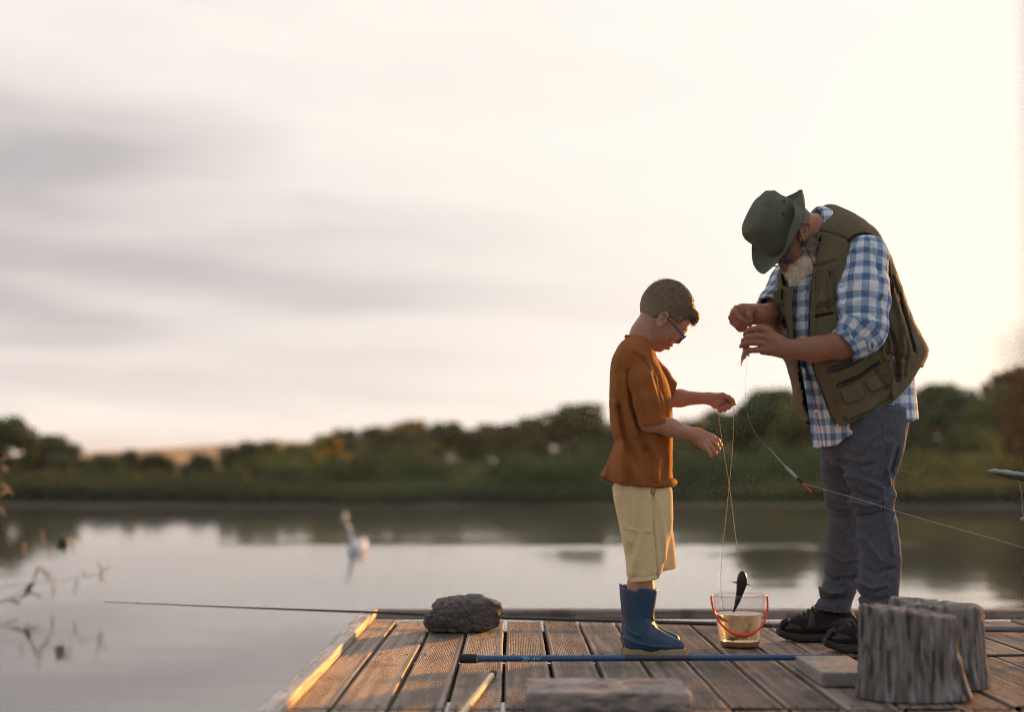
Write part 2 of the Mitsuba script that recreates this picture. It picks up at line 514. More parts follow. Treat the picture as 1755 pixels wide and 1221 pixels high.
scene['water_material'] = {'type': 'twosided', 'bsdf': {'type': 'bumpmap', 'arbitrary': proc(ripple, 0.02), 'scale': 0.007, 'bsdf': {
    'type': 'principled', 'base_color': rgb(0.036, 0.036, 0.031), 'roughness': 0.05, 'eta': 4.6}}}
wx, wy = np.linspace(-300, 300, 61), np.linspace(-120, 60, 61)
WX, WY = np.meshgrid(wx, wy, indexing='ij')
ii, jj = np.meshgrid(np.arange(60), np.arange(60), indexing='ij')
structure('lake_water', (np.stack([WX, WY, 0 * WX + WATER_Z], -1).reshape(-1, 3), np.stack([ii * 61 + jj, (ii + 1) * 61 + jj, (ii + 1) * 61 + jj + 1, ii * 61 + jj + 1], -1).reshape(-1, 4)), 'water_material')

# ------------------------------------------------------------------ trees of the far bank
def leaf_mat(name, c, trans=0.7):
    def col(p, n, uv):
        k = fbm(p.x * 0.9, p.y * 0.9, p.z * 0.9, 2)
        return mix(tuple(x * 0.65 for x in c), tuple(x * 1.35 for x in c), k)
    scene[name] = {'type': 'principledthin', 'base_color': proc(col), 'roughness': 0.6, 'diff_trans': trans, 'eta': 1.3}


leaf_mat('leaf_dark', (0.074, 0.126, 0.068))
leaf_mat('leaf_olive', (0.16, 0.2, 0.078))
leaf_mat('leaf_yellow', (0.31, 0.27, 0.075))
leaf_mat('leaf_ochre', (0.36, 0.24, 0.09))
leaf_mat('leaf_blue', (0.09, 0.145, 0.104))
leaf_mat('leaf_brown', (0.125, 0.105, 0.072))
mat('bark_material', (0.09, 0.07, 0.055), 0.9)


def leaves(centres, normals, size, r):
    """Small pointed leaf clumps: two crossed triangles each."""
    n = len(centres)
    a = r.normal(size=(n, 3))
    a /= np.linalg.norm(a, axis=1, keepdims=True)
    b = np.cross(a, r.normal(size=(n, 3)))
    b /= np.linalg.norm(b, axis=1, keepdims=True)
    s = (size * r.uniform(0.6, 1.4, n))[:, None]
    v = np.stack([centres - a * s * 0.6, centres + b * s * 0.55, centres + a * s * 0.8, centres - b * s * 0.55], 1).reshape(-1, 3)
    k = np.arange(n)[:, None] * 4
    return v, np.vstack([k + [0, 1, 2], k + [0, 2, 3]])


def crown(kind, seed, n=7200):
    """A crown about 1 wide and 1 high (z from 0 to 1), and a trunk with limbs under it."""
    r = np.random.default_rng(seed)
    m = 44
    th, hgt = r.uniform(0, 2 * np.pi, m), r.uniform(0, 1, m) ** 0.8
    if kind == 'round':
        w = 0.36 * np.sqrt(np.clip(1 - (2 * hgt * 0.92 - 0.86) ** 2, 0.05, 1))
    elif kind == 'tall':
        w = 0.30 * (1 - hgt) ** 0.55 + 0.05
    else:
        w = 0.40 * np.sqrt(np.clip(1 - hgt ** 2.2, 0.03, 1))
    rad = w * np.sqrt(r.uniform(0.25, 1, m))
    c = np.stack([rad * np.cos(th), rad * np.sin(th), 0.08 + hgt * 0.84], 1)
    cr = r.uniform(0.07, 0.20, m)
    c[:, :2] *= r.uniform(0.75, 1.25, (m, 1))
    c[:, 2] *= r.uniform(0.86, 1.06, m)
    pick = r.integers(0, m, n)
    d = r.normal(size=(n, 3))
    d /= np.linalg.norm(d, axis=1, keepdims=True)
    pos = c[pick] + d * (cr[pick] * r.uniform(0.35, 1.05, n) ** 0.6)[:, None] * [1, 1, 0.85]
    pos[:, 2] = np.clip(pos[:, 2], 0.03, 1.0)
    v, f = leaves(pos, d, 0.052, r)
    limbs = [tube(spline([[0, 0, -0.12], [0.01, 0, 0.2], [0.0, 0.02, 0.6]], 6), [0.035, 0.03, 0.027, 0.022, 0.016, 0.01], 6)]
    for i in range(0, m, 3):
        z0 = 0.1 + 0.5 * hgt[i] * 0.8
        limbs.append(tube(spline([[0, 0, z0 * 0.8], c[i] * [0.5, 0.5, 0] + [0, 0, (z0 + c[i, 2]) / 2], c[i]], 5), np.linspace(0.014, 0.004, 5), 4))
    return mikit.ply((v, f)), mikit.ply(cat(*limbs), smooth=True)


CROWNS = {k: [crown(k, 100 + 10 * i + s) for s in range(2)] for i, k in enumerate(('round', 'tall', 'wide'))}
TREES = [  # photo x, top y, width in photo pixels, distance, crown, leaf, label, category
    (8, 722, 95, 62, 'round', 'dark', 'dark round tree cut by the left frame edge on the far bank', 'tree'),
    (92, 757, 96, 64, 'wide', 'blue', 'low broad dark tree beside the leftmost tree of the far bank', 'tree'),
    (178, 784, 46, 66, 'round', 'dark', 'small dark bush standing alone below the left end of the ochre hillside', 'bush'),
    (222, 780, 44, 68, 'wide', 'blue', 'small dark bush second from the left below the ochre hillside', 'bush'),
    (272, 783, 44, 66, 'round', 'dark', 'small dark bush in front of the middle of the ochre hillside', 'bush'),
    (345, 786, 52, 68, 'wide', 'blue', 'low dark bush just left of the tree clump that starts beneath the ochre slope', 'bush'),
    (412, 763, 56, 66, 'round', 'dark', 'dark upright bush at the left end of the tree clump under the ochre slope', 'bush'),
    (462, 766, 62, 68, 'wide', 'olive', 'olive green bush right of the dark upright bush under the ochre slope', 'bush'),
    (512, 768, 70, 70, 'round', 'olive', 'olive bush in front of the crest of the ochre hill, left of the yellow bush', 'bush'),
    (556, 756, 76, 72, 'wide', 'yellow', 'bright yellow green bush left of the narrow tall tree above the swan', 'bush'),
    (592, 742, 58, 86, 'round', 'blue', 'grey green tree rising behind the bright yellow green bush', 'tree'),
    (641, 735, 58, 64, 'tall', 'dark', 'narrow tall dark tree straight above the small white swan', 'tree'),
    (678, 748, 96, 62, 'wide', 'dark', 'big dark leafy tree whose branches reach the waterline, right of the narrow tall tree', 'tree'),
    (702, 731, 84, 86, 'round', 'ochre', 'autumn orange tree crown showing behind the big dark leafy tree', 'tree'),
    (786, 731, 98, 70, 'round', 'dark', 'broad dark tree right of the orange crown', 'tree'),
    (838, 737, 66, 84, 'wide', 'brown', 'brownish tree behind and right of the broad dark tree', 'tree'),
    (868, 736, 52, 72, 'tall', 'dark', 'narrow dark tree between the brownish tree and the ochre tinged tree', 'tree'),
    (908, 728, 62, 74, 'round', 'olive', 'ochre tinged tree left of the largest round tree in the middle of the far bank', 'tree'),
    (916, 762, 60, 64, 'wide', 'dark', 'low dark bush in front of the ochre tinged tree', 'bush'),
    (988, 705, 112, 72, 'round', 'dark', 'largest round dark tree left of the boy on the far bank', 'tree'),
    (1012, 762, 110, 64, 'wide', 'dark', 'low wide dark bush at the foot of the largest round tree', 'bush'),
    (1088, 742, 100, 74, 'wide', 'dark', 'dark tree on the far bank partly hidden behind the boy', 'tree'),
    (1190, 738, 80, 72, 'wide', 'olive', 'olive tree on the far bank behind the forearms of the boy', 'tree'),
    (1222, 712, 38, 84, 'tall', 'blue', 'slim grey green tree top seen just under the fist of the boy', 'tree'),
    (1262, 724, 82, 70, 'round', 'dark', 'dark tree behind the golden fishing lines', 'tree'),
    (1322, 690, 104, 74, 'round', 'dark', 'high dark tree between the golden lines and the man', 'tree'),
    (1372, 712, 90, 66, 'wide', 'olive', 'olive green tree just left of the legs of the man', 'tree'),
    (1452, 690, 110, 72, 'round', 'dark', 'dark tree on the far bank mostly hidden by the man', 'tree'),
    (1546, 700, 84, 66, 'wide', 'dark', 'dark tree at the right side of the man on the far bank', 'tree'),
    (1592, 683, 96, 76, 'round', 'dark', 'tall dark tree first right of the man, with a rounded top', 'tree'),
    (1648, 688, 80, 72, 'wide', 'blue', 'grey green tree second to the right of the man', 'tree'),
    (1668, 752, 90, 60, 'wide', 'olive', 'low olive bush in front of the trees right of the man', 'bush'),
    (1703, 676, 74, 70, 'round', 'olive', 'olive tree left of the highest brown tree at the right edge', 'tree'),
    (1746, 634, 110, 74, 'tall', 'brown', 'highest tree of the far bank, brown, at the right frame edge', 'tree'),
    (1790, 650, 100, 68, 'wide', 'dark', 'dark tree cut by the right frame edge on the far bank', 'tree'),
]
for k, (px, py, wpx, Y, kind, leaf, label, cat_) in enumerate(TREES):
    Y *= 1.7 if 620 < px < 1300 else 1.15 if px > 1300 else 1.0
    top = P(px, py - (6 if px < 1050 else 14), Y)
    base = float(terrain(top[0], Y))
    h, w = (top[2] - base) / 0.95, wpx * Y / FPX * (1.42 if px < 1050 else 1.75)
    t = thing('tree' if cat_ == 'tree' else 'bush', label, cat_)
    M = T().translate([float(top[0]), float(Y), base]).rotate([0, 0, 1], 67.0 * k).scale([float(w), float(w), float(h)])
    c, tr = CROWNS[kind][k % 2]
    add('crown', c, f'leaf_{leaf}', t, to_world=M)
    add('trunk', tr, 'bark_material', t, to_world=M)


def blades(x, y, z, h, w, lean, r, segs=2):
    """Upright grass or reed blades, bent at the top."""
    n = len(x)
    az = r.uniform(0, 2 * np.pi, n)
    side = np.stack([np.cos(az), np.sin(az), 0 * az], 1) * w[:, None] / 2
    ln = r.normal(size=(n, 2)) * lean[:, None]
    base = np.stack([x, y, z], 1)
    mid = base + np.stack([ln[:, 0] * 0.3, ln[:, 1] * 0.3, h * 0.6], 1)
    top = base + np.stack([ln[:, 0], ln[:, 1], h], 1)
    v = np.stack([base - side, base + side, mid + side * 0.8, mid - side * 0.8, top], 1).reshape(-1, 3)
    k = np.arange(n)[:, None] * 5
    return v, np.vstack([k + [0, 1, 2], k + [0, 2, 3], k + [3, 2, 4]])


def reed_field(n, seed, y0, y1, hfun):
    r = np.random.default_rng(seed)
    x = r.uniform(-52, 66, n)
    y = 41.0 + (y1 - 41.0) * r.uniform(0, 1, n) ** 1.5 + 1.2 * np.sin(x * 0.3)
    h = hfun(x, y) * r.uniform(0.7, 1.1, n)
    k = h > 0.12
    x, y, h = x[k], y[k], h[k]
    return blades(x, y, terrain(x, y), h, r.uniform(0.05, 0.10, len(x)), 0.15 * h, r)


def reed_h(x, y):
    X = 877.5 + x / y * FPX   # how wide the bed stands: it is highest on the left, lower in the middle
    p = np.stack([x * 0.25, y * 0.25, 0 * x], -1)
    return np.interp(X, [0, 60, 500, 570, 600, 700, 1000, 1300, 1760], [0.46, 0.56, 0.55, 0.42, 0.22, 0.30, 0.38, 0.34, 0.45]) * (0.45 + 1.1 * meshkit.fbm(p, 3, 2))


leaf_mat('reed_material', (0.056, 0.084, 0.056), 0.6)
leaf_mat('scrub_material', (0.090, 0.130, 0.066), 0.7)
labels[add('reed_bed', reed_field(54000, 3, 0, 50, reed_h), 'reed_material')] = {'label': 'dark green reed bed along the foot of the far bank', 'category': 'reeds', 'kind': 'stuff'}


def scrub(n, seed):
    r = np.random.default_rng(seed)
    m = 220
    cx, cy = r.uniform(-36, 62, m), r.uniform(52, 63, m)
    cr = r.uniform(0.5, 1.15, m)
    X = 877.5 + cx / cy * FPX
    cr *= np.interp(X, [0, 380, 560, 1755], [0.35, 0.35, 1.1, 1.2])
    pick = r.integers(0, m, n)
    d = r.normal(size=(n, 3))
    d /= np.linalg.norm(d, axis=1, keepdims=True)
    d[:, 2] = np.abs(d[:, 2])
    c = np.stack([cx, cy, terrain(cx, cy)], 1)[pick] + d * (cr[pick] * r.uniform(0.5, 1.05, n))[:, None] * [1.5, 1, 1.25]
    return leaves(c, d, 0.16, r)


labels[add('undergrowth', scrub(33000, 8), 'scrub_material')] = {'label': 'low olive scrub between the reed bed and the far trees', 'category': 'undergrowth', 'kind': 'stuff'}

# ------------------------------------------------------------------ the wooden dock
def wood(base0, base1, sx, sy, sz, grain=1.0, stain=(0.05, 0.04, 0.032), orange=0.0):
    def f(p, n, uv):
        plank = dr.floor((p.x + 0.476) / 0.15)
        r = cell_rand(plank, 3)
        g = fbm(p.x * sx + 7 * r, p.y * sy, p.z * sz, 4)
        c = mix(base0, base1, smoothstep(0.25, 0.75, g * grain + 0.35 * (r - 0.5)))
        d = fbm(p.x * 9 + 5 * r, p.y * 5.0 + 11 * r, 0, 3)
        c = mix(c, stain, 0.55 * smoothstep(0.56, 0.75, d))
        w = fbm(p.x * 5 + 31 * r, p.y * 2.2 + 3 * r, 1.5, 3)
        return mix(c, (0.31, 0.215, 0.155), 0.40 * smoothstep(0.52, 0.72, w))
    return f


def wood_bump(p, n, uv):
    return fbm(p.x * 160, p.y * 12, p.z * 160, 3) + 0.6 * fbm(p.x * 40, p.y * 20, 0, 2)


mat('deck_material', wood((0.125, 0.100, 0.086), (0.275, 0.222, 0.190), 55, 3.0, 55), 0.62, (wood_bump, 0.0018), two=False)
mat('beam_material', wood((0.13, 0.12, 0.125), (0.27, 0.25, 0.25), 4, 40, 40), 0.7, (lambda p, n, uv: fbm(p.x * 12, p.y * 90, p.z * 120, 3), 0.004), two=False)
mat('kerb_material', wood((0.29, 0.26, 0.25), (0.48, 0.44, 0.43), 60, 4, 60), 0.6, (wood_bump, 0.002), two=False)
mat('dark_wood', (0.03, 0.025, 0.022), 0.9, two=False)
dock = thing('wooden_dock', 'weathered wooden dock of grooved boards standing over the lake', 'dock')


def plank_mesh(x0, x1, y0, y1, z, seed):
    """A grooved board: its cross-section run along y with a slight warp."""
    r = np.random.default_rng(seed)
    w, th, e = x1 - x0, 0.028, 0.0125
    prof = [(0, -th), (0, -0.006), (0.0015, -0.002), (0.005, 0.0)]
    n = 19
    g = np.linspace(e, w - e, n + 1)
    prof += [(e - 0.0015, 0.0)]
    for a, b in zip(g[:-1], g[1:]):
        s = b - a
        prof += [(a + 0.14 * s, -0.0026), (a + 0.40 * s, -0.0030), (a + 0.55 * s, -0.0008), (a + 0.98 * s, -0.0008)]
    prof += [(w - e + 0.0015, 0.0), (w - 0.005, 0.0), (w - 0.0015, -0.002), (w, -0.006), (w, -th)]
    prof = np.array(prof)
    ys = np.linspace(y0, y1, 14)
    tilt, cup = r.normal(0, 0.006), r.normal(0, 0.0006)
    v = []
    for y in ys:
        u = prof[:, 0]
        zz = z + prof[:, 1] + tilt * (u - w / 2) + cup * np.sin(3 * y + seed) + 0.0012 * np.sin(1.3 * y + 2.1 * seed)
        dx = 0.0016 * np.sin(2.2 * y + seed * 1.7)
        v.append(np.stack([x0 + u + dx, np.full_like(u, y), zz], 1))
    v, m = np.array(v).reshape(-1, 3), len(prof)
    i, j = np.meshgrid(np.arange(len(ys) - 1), np.arange(m), indexing='ij')
    a, b = i * m + j, i * m + (j + 1) % m
    f = np.stack([a, a + m, b + m, b], -1).reshape(-1, 4)
    from shapely.geometry import Polygon
    tv, tf = trimesh.creation.triangulate_polygon(Polygon(prof), engine='earcut')
    near = np.argmin(((tv[:, None] - prof[None]) ** 2).sum(-1), 1)
    t3 = near[tf]
    o = (len(ys) - 1) * m
    tri = np.vstack([f[:, [0, 1, 2]], f[:, [0, 2, 3]], t3, t3[:, ::-1] + o])
    me = trimesh.Trimesh(v, tri, process=False)
    if me.volume < 0:
        me.invert()
    return me


seams = [-0.630, -0.476] + [-0.476 + 0.15 * k for k in range(1, 22)]
for k, (a, b) in enumerate(zip(seams[:-1], seams[1:])):
    r = np.random.default_rng(50 + k)
    lift = r.normal(0, 0.0015)
    add('deck_plank', plank_mesh(a + 0.0058, b - 0.0058, 3.80 + r.uniform(-0.02, 0.02), 6.0 + r.uniform(-0.015, 0.015), lift, k), 'deck_material', dock, smooth=35)
    add('deck_plank', plank_mesh(a + 0.0058, b - 0.0058, 0.9, 3.785 - r.uniform(0, 0.01) + 0.0, lift + r.normal(0, 0.001), k + 100), 'deck_material', dock, smooth=35)


def beam_mesh(length, wid, hgt, seed, holes=()):
    b = trimesh.creation.box((length, wid, hgt))
    for _ in range(3):
        b = b.subdivide()
    b = rbox(length, wid, hgt, 0.005)
    s = Sdf()
    L, W, H = length / 2 - 0.006, wid / 2 - 0.006, hgt / 2 - 0.006

    def box(p):
        q = np.abs(p) - np.array([L, W, H], F32)
        return np.sqrt((np.maximum(q, 0) ** 2).sum(1)) + np.minimum(q.max(1), 0) - 0.006

    s._op(box, [-length / 2, -wid / 2, -hgt / 2], [length / 2, wid / 2, hgt / 2])
    s.warp(rough(0.0035, 9.0, seed, (0.35, 5, 5)))
    for h in holes:
        s.cap([h, 0.004, hgt / 2 - 0.016], [h + 0.022, 0.004, hgt / 2 + 0.02], 0.0085, k=0.004, mode='sub')
    return s


screws = []
for k, x in enumerate(seams[1:-1]):
    for y in (3.83, 3.755, 4.9, 5.92):
        for dx in (0.030, 0.120):
            m = trimesh.creation.cylinder(0.0042, 0.003, sections=8)
            m.apply_translation([x + dx + 0.002 * math.sin(9 * k), y + 0.004 * math.sin(5 * k + 30 * dx), 0.0006])
            screws.append(m)
mat('screw_steel', (0.05, 0.042, 0.036), 0.6)
labels[add('screw', cat(*screws), 'screw_steel', dock)] = {'kind': 'stuff', 'label': 'rusty screw heads in the deck boards'}

# the beam along the far end of the dock and the kerb along its left side
s = beam_mesh(4.6, 0.085, 0.040, 4)
m = s.mesh(0.006)
m.apply_translation([1.68, 6.21, 0.006])
add('end_beam', m, 'beam_material', dock, smooth=True, label='grey weathered beam along the far end of the dock')
kl = 3.2
s = beam_mesh(kl, 0.054, 0.036, 9, [1.42, 1.16, 0.86, 0.60, 0.36, 0.12, -0.12, -0.4, -0.7, -1.0, -1.25])
m = s.mesh(0.004)
m.apply_transform(frame([-0.6015, 6.13 - kl / 2, 0.0185], [0, 1, 0], [-1, 0, 0], [0, 0, 1]))
add('side_kerb', m, 'kerb_material', dock, smooth=True, label='pale kerb timber with bolt holes on the left side of the dock')
for y in (1.2, 2.4, 3.79, 4.9, 5.9):
    m = rbox(4.0, 0.07, 0.12, 0.006)
    m.apply_translation([1.40, y, -0.096])
    add('joist', m, 'dark_wood', dock)
for x, y in ((-0.5, 5.8), (1.0, 5.8), (2.6, 5.8), (-0.5, 3.9), (2.6, 3.9), (-0.5, 1.6), (2.6, 1.6)):
    add('pile', trimesh.creation.cylinder(0.06, segment=[[x, y, -1.7], [x, y, -0.16]], sections=12), 'dark_wood', dock, smooth=40)
# ------------------------------------------------------------------ materials of skin, hair and cloth
def skin(name, base, red, rough_=0.45):
    def f(p, n, uv):
        k = fbm(p.x * 28, p.y * 28, p.z * 28, 3)
        b = fbm(p.x * 130, p.y * 130, p.z * 130, 2)
        return mix(base, red, smoothstep(0.35, 0.75, k)) * (0.88 + 0.24 * b)
    mat(name, f, rough_, (lambda p, n, uv: fbm(p.x * 300, p.y * 300, p.z * 300, 2), 0.0008), two=False, specular=0.35, flatness=0.3)


skin('skin_boy', (0.40, 0.215, 0.150), (0.41, 0.175, 0.118))
skin('skin_man', (0.27, 0.130, 0.088), (0.29, 0.105, 0.070))


def cloth(name, c, var=0.18, weave=420.0, bump=0.0012, rough_=0.85, sheen=0.3, fade=None):
    lo, hi = tuple(x * (1 - var) for x in c), tuple(x * (1 + var) for x in c)

    def f(p, n, uv):
        k = fbm(p.x * 16, p.y * 16, p.z * 16, 3)
        w = noise(p.x * weave, p.y * weave, p.z * weave)
        o = mix(lo, hi, k * 0.7 + w * 0.3)
        if fade is not None:
            o = mix(o, fade, 0.12 * smoothstep(0.40, 0.80, fbm(p.x * 90, p.y * 90, p.z * 60, 3)))
        return o
    mat(name, f, rough_, (lambda p, n, uv: noise(p.x * weave, p.y * weave, p.z * weave) + 1.5 * fbm(p.x * 45, p.y * 45, p.z * 45, 2), bump), two=True, sheen=sheen, specular=0.05)


cloth('tee_cloth', (0.255, 0.090, 0.030), 0.18)
cloth('shorts_cloth', (0.66, 0.52, 0.32), 0.08)
mat('boot_rubber', lambda p, n, uv: mix((0.008, 0.042, 0.100), (0.014, 0.060, 0.135), fbm(p.x * 20, p.y * 20, p.z * 20)), lambda p, n, uv: 0.36 + 0.2 * fbm(p.x * 40, p.y * 40, p.z * 40), specular=0.5)
mat('sole_rubber', (0.36, 0.25, 0.13), 0.7)
def hair_color(lo, hi, f1):
    def f(p, n, uv):
        q = dr.dot(p - mi.Point3f(*[float(x) for x in P(1143, 532, 4.95)]), mi.Vector3f(0.75, 0.0, 0.66))
        c = mix(lo, hi, f1(p))
        return mix((0.235, 0.165, 0.125), c, smoothstep(-0.085, 0.015, q))   # clipped closer towards the nape: the scalp shows
    return f


mat('boy_hair', hair_color((0.085, 0.060, 0.040), (0.165, 0.120, 0.085), lambda p: fbm(p.x * 60, p.y * 60, p.z * 60, 3)), 0.6, specular=0.25)
mat('boy_hair_tips', hair_color((0.095, 0.066, 0.044), (0.185, 0.135, 0.095), lambda p: noise(p.x * 110, p.y * 110, p.z * 110)), 0.5, specular=0.35)
mat('frame_blue', (0.012, 0.045, 0.16), 0.25, clearcoat=0.6)
scene['lens_glass'] = {'type': 'thindielectric', 'int_ior': 1.5}
mat('eye_white', (0.75, 0.72, 0.68), 0.2)
mat('thread_dark', (0.19, 0.062, 0.016), 0.9)

YB = 4.95


def B(x, y, dy=0.0):
    return P(x, y, YB + dy)


def strands(points, normals, flow, length, width, r, lift=0.5, wild=0.25):
    """Short tapered hairs standing on a surface: one thin triangle pair each."""
    n = len(points)
    d = flow + normals * lift + wild * r.normal(size=(n, 3))
    d /= np.linalg.norm(d, axis=1, keepdims=True)
    side = np.cross(d, r.normal(size=(n, 3)))
    side /= np.linalg.norm(side, axis=1, keepdims=True)
    L = (length * r.uniform(0.6, 1.25, n))[:, None]
    bend = normals * L * -0.12
    root = points - normals * 0.001
    v = np.stack([root - side * width, root + side * width, root + d * L * 0.55 + side * width * 0.8, root + d * L * 0.55 - side * width * 0.8, root + d * L + bend], 1).reshape(-1, 3)
    k = np.arange(n)[:, None] * 5
    return trimesh.Trimesh(v, np.vstack([k + [0, 1, 2], k + [0, 2, 3], k + [3, 2, 4]]), process=False)


def sample(mesh, n, r, keep=None):
    v, f = np.array(mesh.vertices), np.array(mesh.faces)
    c = np.cross(v[f[:, 1]] - v[f[:, 0]], v[f[:, 2]] - v[f[:, 0]])
    a = np.linalg.norm(c, axis=1)
    i = r.choice(len(f), n, p=a / a.sum())
    w = r.dirichlet([1, 1, 1], n)
    p = (v[f[i]] * w[:, :, None]).sum(1)
    nn = c[i] / np.maximum(a[i], 1e-12)[:, None]
    if keep is not None:
        k = keep(p)
        p, nn = p[k], nn[k]
    return p, nn


boy = thing('person', 'boy in rust brown T-shirt, cream shorts and blue boots looking down at the bucket', 'person')
# head frame: forward, up, and towards the camera
bC, bF, bU, bS = B(1143, 532), np.array([0.66, 0, -0.75]), np.array([0.75, 0, 0.66]), np.array([0, -1.0, 0])
bF, bU = unit(bF + 0.10 * -bS), unit(bU)
bF = unit(bF - bU * (bF @ bU))
bS = np.cross(bF, bU)
bR = np.array([bF, bU, bS])


def H(f, u, s=0.0):
    return bC + f * bF + u * bU + s * bS


def ear(S, c, long_, short, out, a, b, k=0.004):
    """An ear: a bowl with a rolled rim, an inner ridge and a lobe."""
    c = np.asarray(c)
    S.ell(c, (a * 0.92, b * 0.9, 0.006), np.array([long_, short, out]), k=0.006)
    S.ell(c + out * 0.007 + long_ * a * 0.10 - short * 0.0 * b, (a * 0.55, b * 0.50, 0.007), np.array([long_, short, out]), k=0.003, mode='sub')
    ring = [c + out * 0.0055 + long_ * a * math.cos(t) + short * -b * math.sin(t) for t in np.linspace(-0.9, 3.6, 12)]
    S.chain(ring, [0.0034] * 12, k=k)
    S.chain([c + out * 0.005 + long_ * a * q + short * b * w for q, w in ((0.35, -0.15), (0.0, -0.42), (-0.4, -0.25))], [0.003] * 3, k=k)
    S.ell(c - long_ * a * 0.85 + out * 0.004, (0.0075, 0.0065, 0.0045), np.array([long_, short, out]), k=0.006)
    S.ell(c + short * b * 0.75 - long_ * a * 0.12 + out * 0.004, (0.006, 0.004, 0.004), np.array([long_, short, out]), k=0.004)


S = Sdf()
S.ell(H(-0.004, 0.004), (0.094, 0.088, 0.073), bR, k=0.01)
S.ell(H(0.040, -0.052), (0.056, 0.068, 0.056), bR, k=0.03)
S.ell(H(0.070, -0.006), (0.030, 0.030, 0.050), bR, k=0.02)
for t in (1, -1):
    S.ell(H(0.060, -0.056, 0.034 * t), (0.030, 0.032, 0.024), bR, k=0.02)
    S.ell(H(0.101, -0.018, 0.030 * t), (0.012, 0.010, 0.017), bR, k=0.010, mode='sub')
    S.ell(H(0.082, -0.018, 0.030 * t), (0.0125, 0.0125, 0.0125), bR, k=0.003)
    S.cap(H(0.096, -0.0105, 0.020 * t), H(0.090, -0.013, 0.042 * t), 0.0035, k=0.005)
    S.cap(H(0.096, -0.023, 0.022 * t), H(0.090, -0.021, 0.041 * t), 0.003, k=0.005)
    S.ell(H(0.104, -0.046, 0.008 * t), (0.006, 0.005, 0.006), bR, k=0.005)
S.cap(H(0.090, -0.008), H(0.108, -0.041), 0.0075, 0.0095, k=0.012)
S.ell(H(0.084, -0.074), (0.020, 0.022, 0.028), bR, k=0.015)
S.cap(H(0.100, -0.069, 0.013), H(0.103, -0.069, 0.0), 0.0035, 0.0050, k=0.005).cap(H(0.100, -0.069, -0.013), H(0.103, -0.069, 0.0), 0.0035, 0.0050, k=0.005)
S.cap(H(0.099, -0.083, 0.011), H(0.103, -0.084, 0.0), 0.0035, 0.0060, k=0.005).cap(H(0.099, -0.083, -0.011), H(0.103, -0.084, 0.0), 0.0035, 0.0060, k=0.005)
S.cap(H(0.107, -0.0765, 0.016), H(0.107, -0.0765, -0.016), 0.0024, k=0.003, mode='sub')
S.ell(H(0.076, -0.106), (0.021, 0.018, 0.024), bR, k=0.018)
ear(S, B(1131.5, 552.5) + np.array([0, -0.081, 0]), unit([0.50, -0.05, 0.86]), unit([0.86, -0.22, -0.50]), unit([-0.18, -0.98, 0.1]), 0.026, 0.0165)
fe = B(1131.5, 552.5) + np.array([0, 0.081, 0])
ear(S, fe, unit([0.50, 0.05, 0.86]), unit([0.86, 0.22, -0.50]), unit([-0.18, 0.98, 0.1]), 0.026, 0.0165)
S.chain([B(1112, 560), B(1104, 572), B(1092, 604)], [0.045, 0.042, 0.047], k=0.03)
# trunk under the shirt
S.cap(B(1090, 634, -0.070), B(1090, 634, 0.070), 0.038, k=0.04)
S.ell(B(1092, 680), (0.072, 0.095, 0.13), k=0.04).ell(B(1098, 800), (0.07, 0.09, 0.11), k=0.05)
# near arm and hand
S.chain([B(1098, 648, -0.10), B(1112, 724, -0.150), B(1150, 734, -0.140), B(1192, 745, -0.125)], [0.032, 0.030, 0.0285, 0.0185], k=0.02)
S.cap(B(1194, 747, -0.125), B(1208, 757, -0.120), 0.020, 0.024, k=0.02, flat=((0.3, -0.9, 0.2), 0.62)).cap(B(1198, 744, -0.122), B(1220, 750, -0.117), 0.017, 0.013, k=0.015, flat=((0.3, -0.9, 0.2), 0.75))
S.cap(B(1196, 755, -0.122), B(1208, 765, -0.120), 0.014, 0.012, k=0.012)
S.chain([B(1221, 749, -0.112), B(1229.5, 754, -0.103), B(1234.5, 763, -0.098), B(1233, 769, -0.094)], [0.0085, 0.0078, 0.0070, 0.0060], k=0.004)
S.chain([B(1218, 754, -0.125), B(1227, 761.5, -0.124), B(1231.5, 770, -0.122), B(1231, 775, -0.118)], [0.0085, 0.0078, 0.0070, 0.0060], k=0.0035)
S.chain([B(1213, 759, -0.136), B(1220, 767.5, -0.139), B(1225.5, 775, -0.138), B(1226.5, 779, -0.135)], [0.0082, 0.0075, 0.0066, 0.0058], k=0.0035)
S.chain([B(1208, 764, -0.141), B(1213, 771.5, -0.146), B(1217.5, 778.5, -0.147), B(1219, 782, -0.145)], [0.0076, 0.0066, 0.0060, 0.0052], k=0.0035)
S.chain([B(1199, 752, -0.10), B(1211, 765, -0.080), B(1221, 773, -0.076)], [0.012, 0.0085, 0.0065], k=0.008)
# far arm and fist
fd = 0.15
S.chain([B(1104, 640, 0.10), B(1141, 684, 0.14), B(1165, 683, 0.145), B(1214, 683, fd)], [0.032, 0.030, 0.0285, 0.0195], k=0.02)
S.ell(B(1231, 688, fd), (0.026, 0.020, 0.024), k=0.016).cap(B(1216, 684, fd), B(1233, 684, fd), 0.020, 0.021, k=0.015)
S.ell(B(1227, 694, fd - 0.008), (0.016, 0.014, 0.016), k=0.01)
S.chain([B(1240, 678, fd), B(1255, 686, fd - 0.002), B(1258, 692, fd - 0.014), B(1252, 696, fd - 0.024)], [0.0090, 0.0082, 0.0074, 0.0064], k=0.0035)
S.chain([B(1238, 682, fd + 0.004), B(1251, 692, fd - 0.002), B(1249, 699, fd - 0.018), B(1243, 698, fd - 0.028)], [0.0090, 0.0084, 0.0076, 0.0066], k=0.0035)
S.chain([B(1235, 686, fd + 0.006), B(1245, 697, fd - 0.002), B(1242, 703, fd - 0.018), B(1237, 699, fd - 0.028)], [0.0088, 0.0082, 0.0074, 0.0064], k=0.0035)
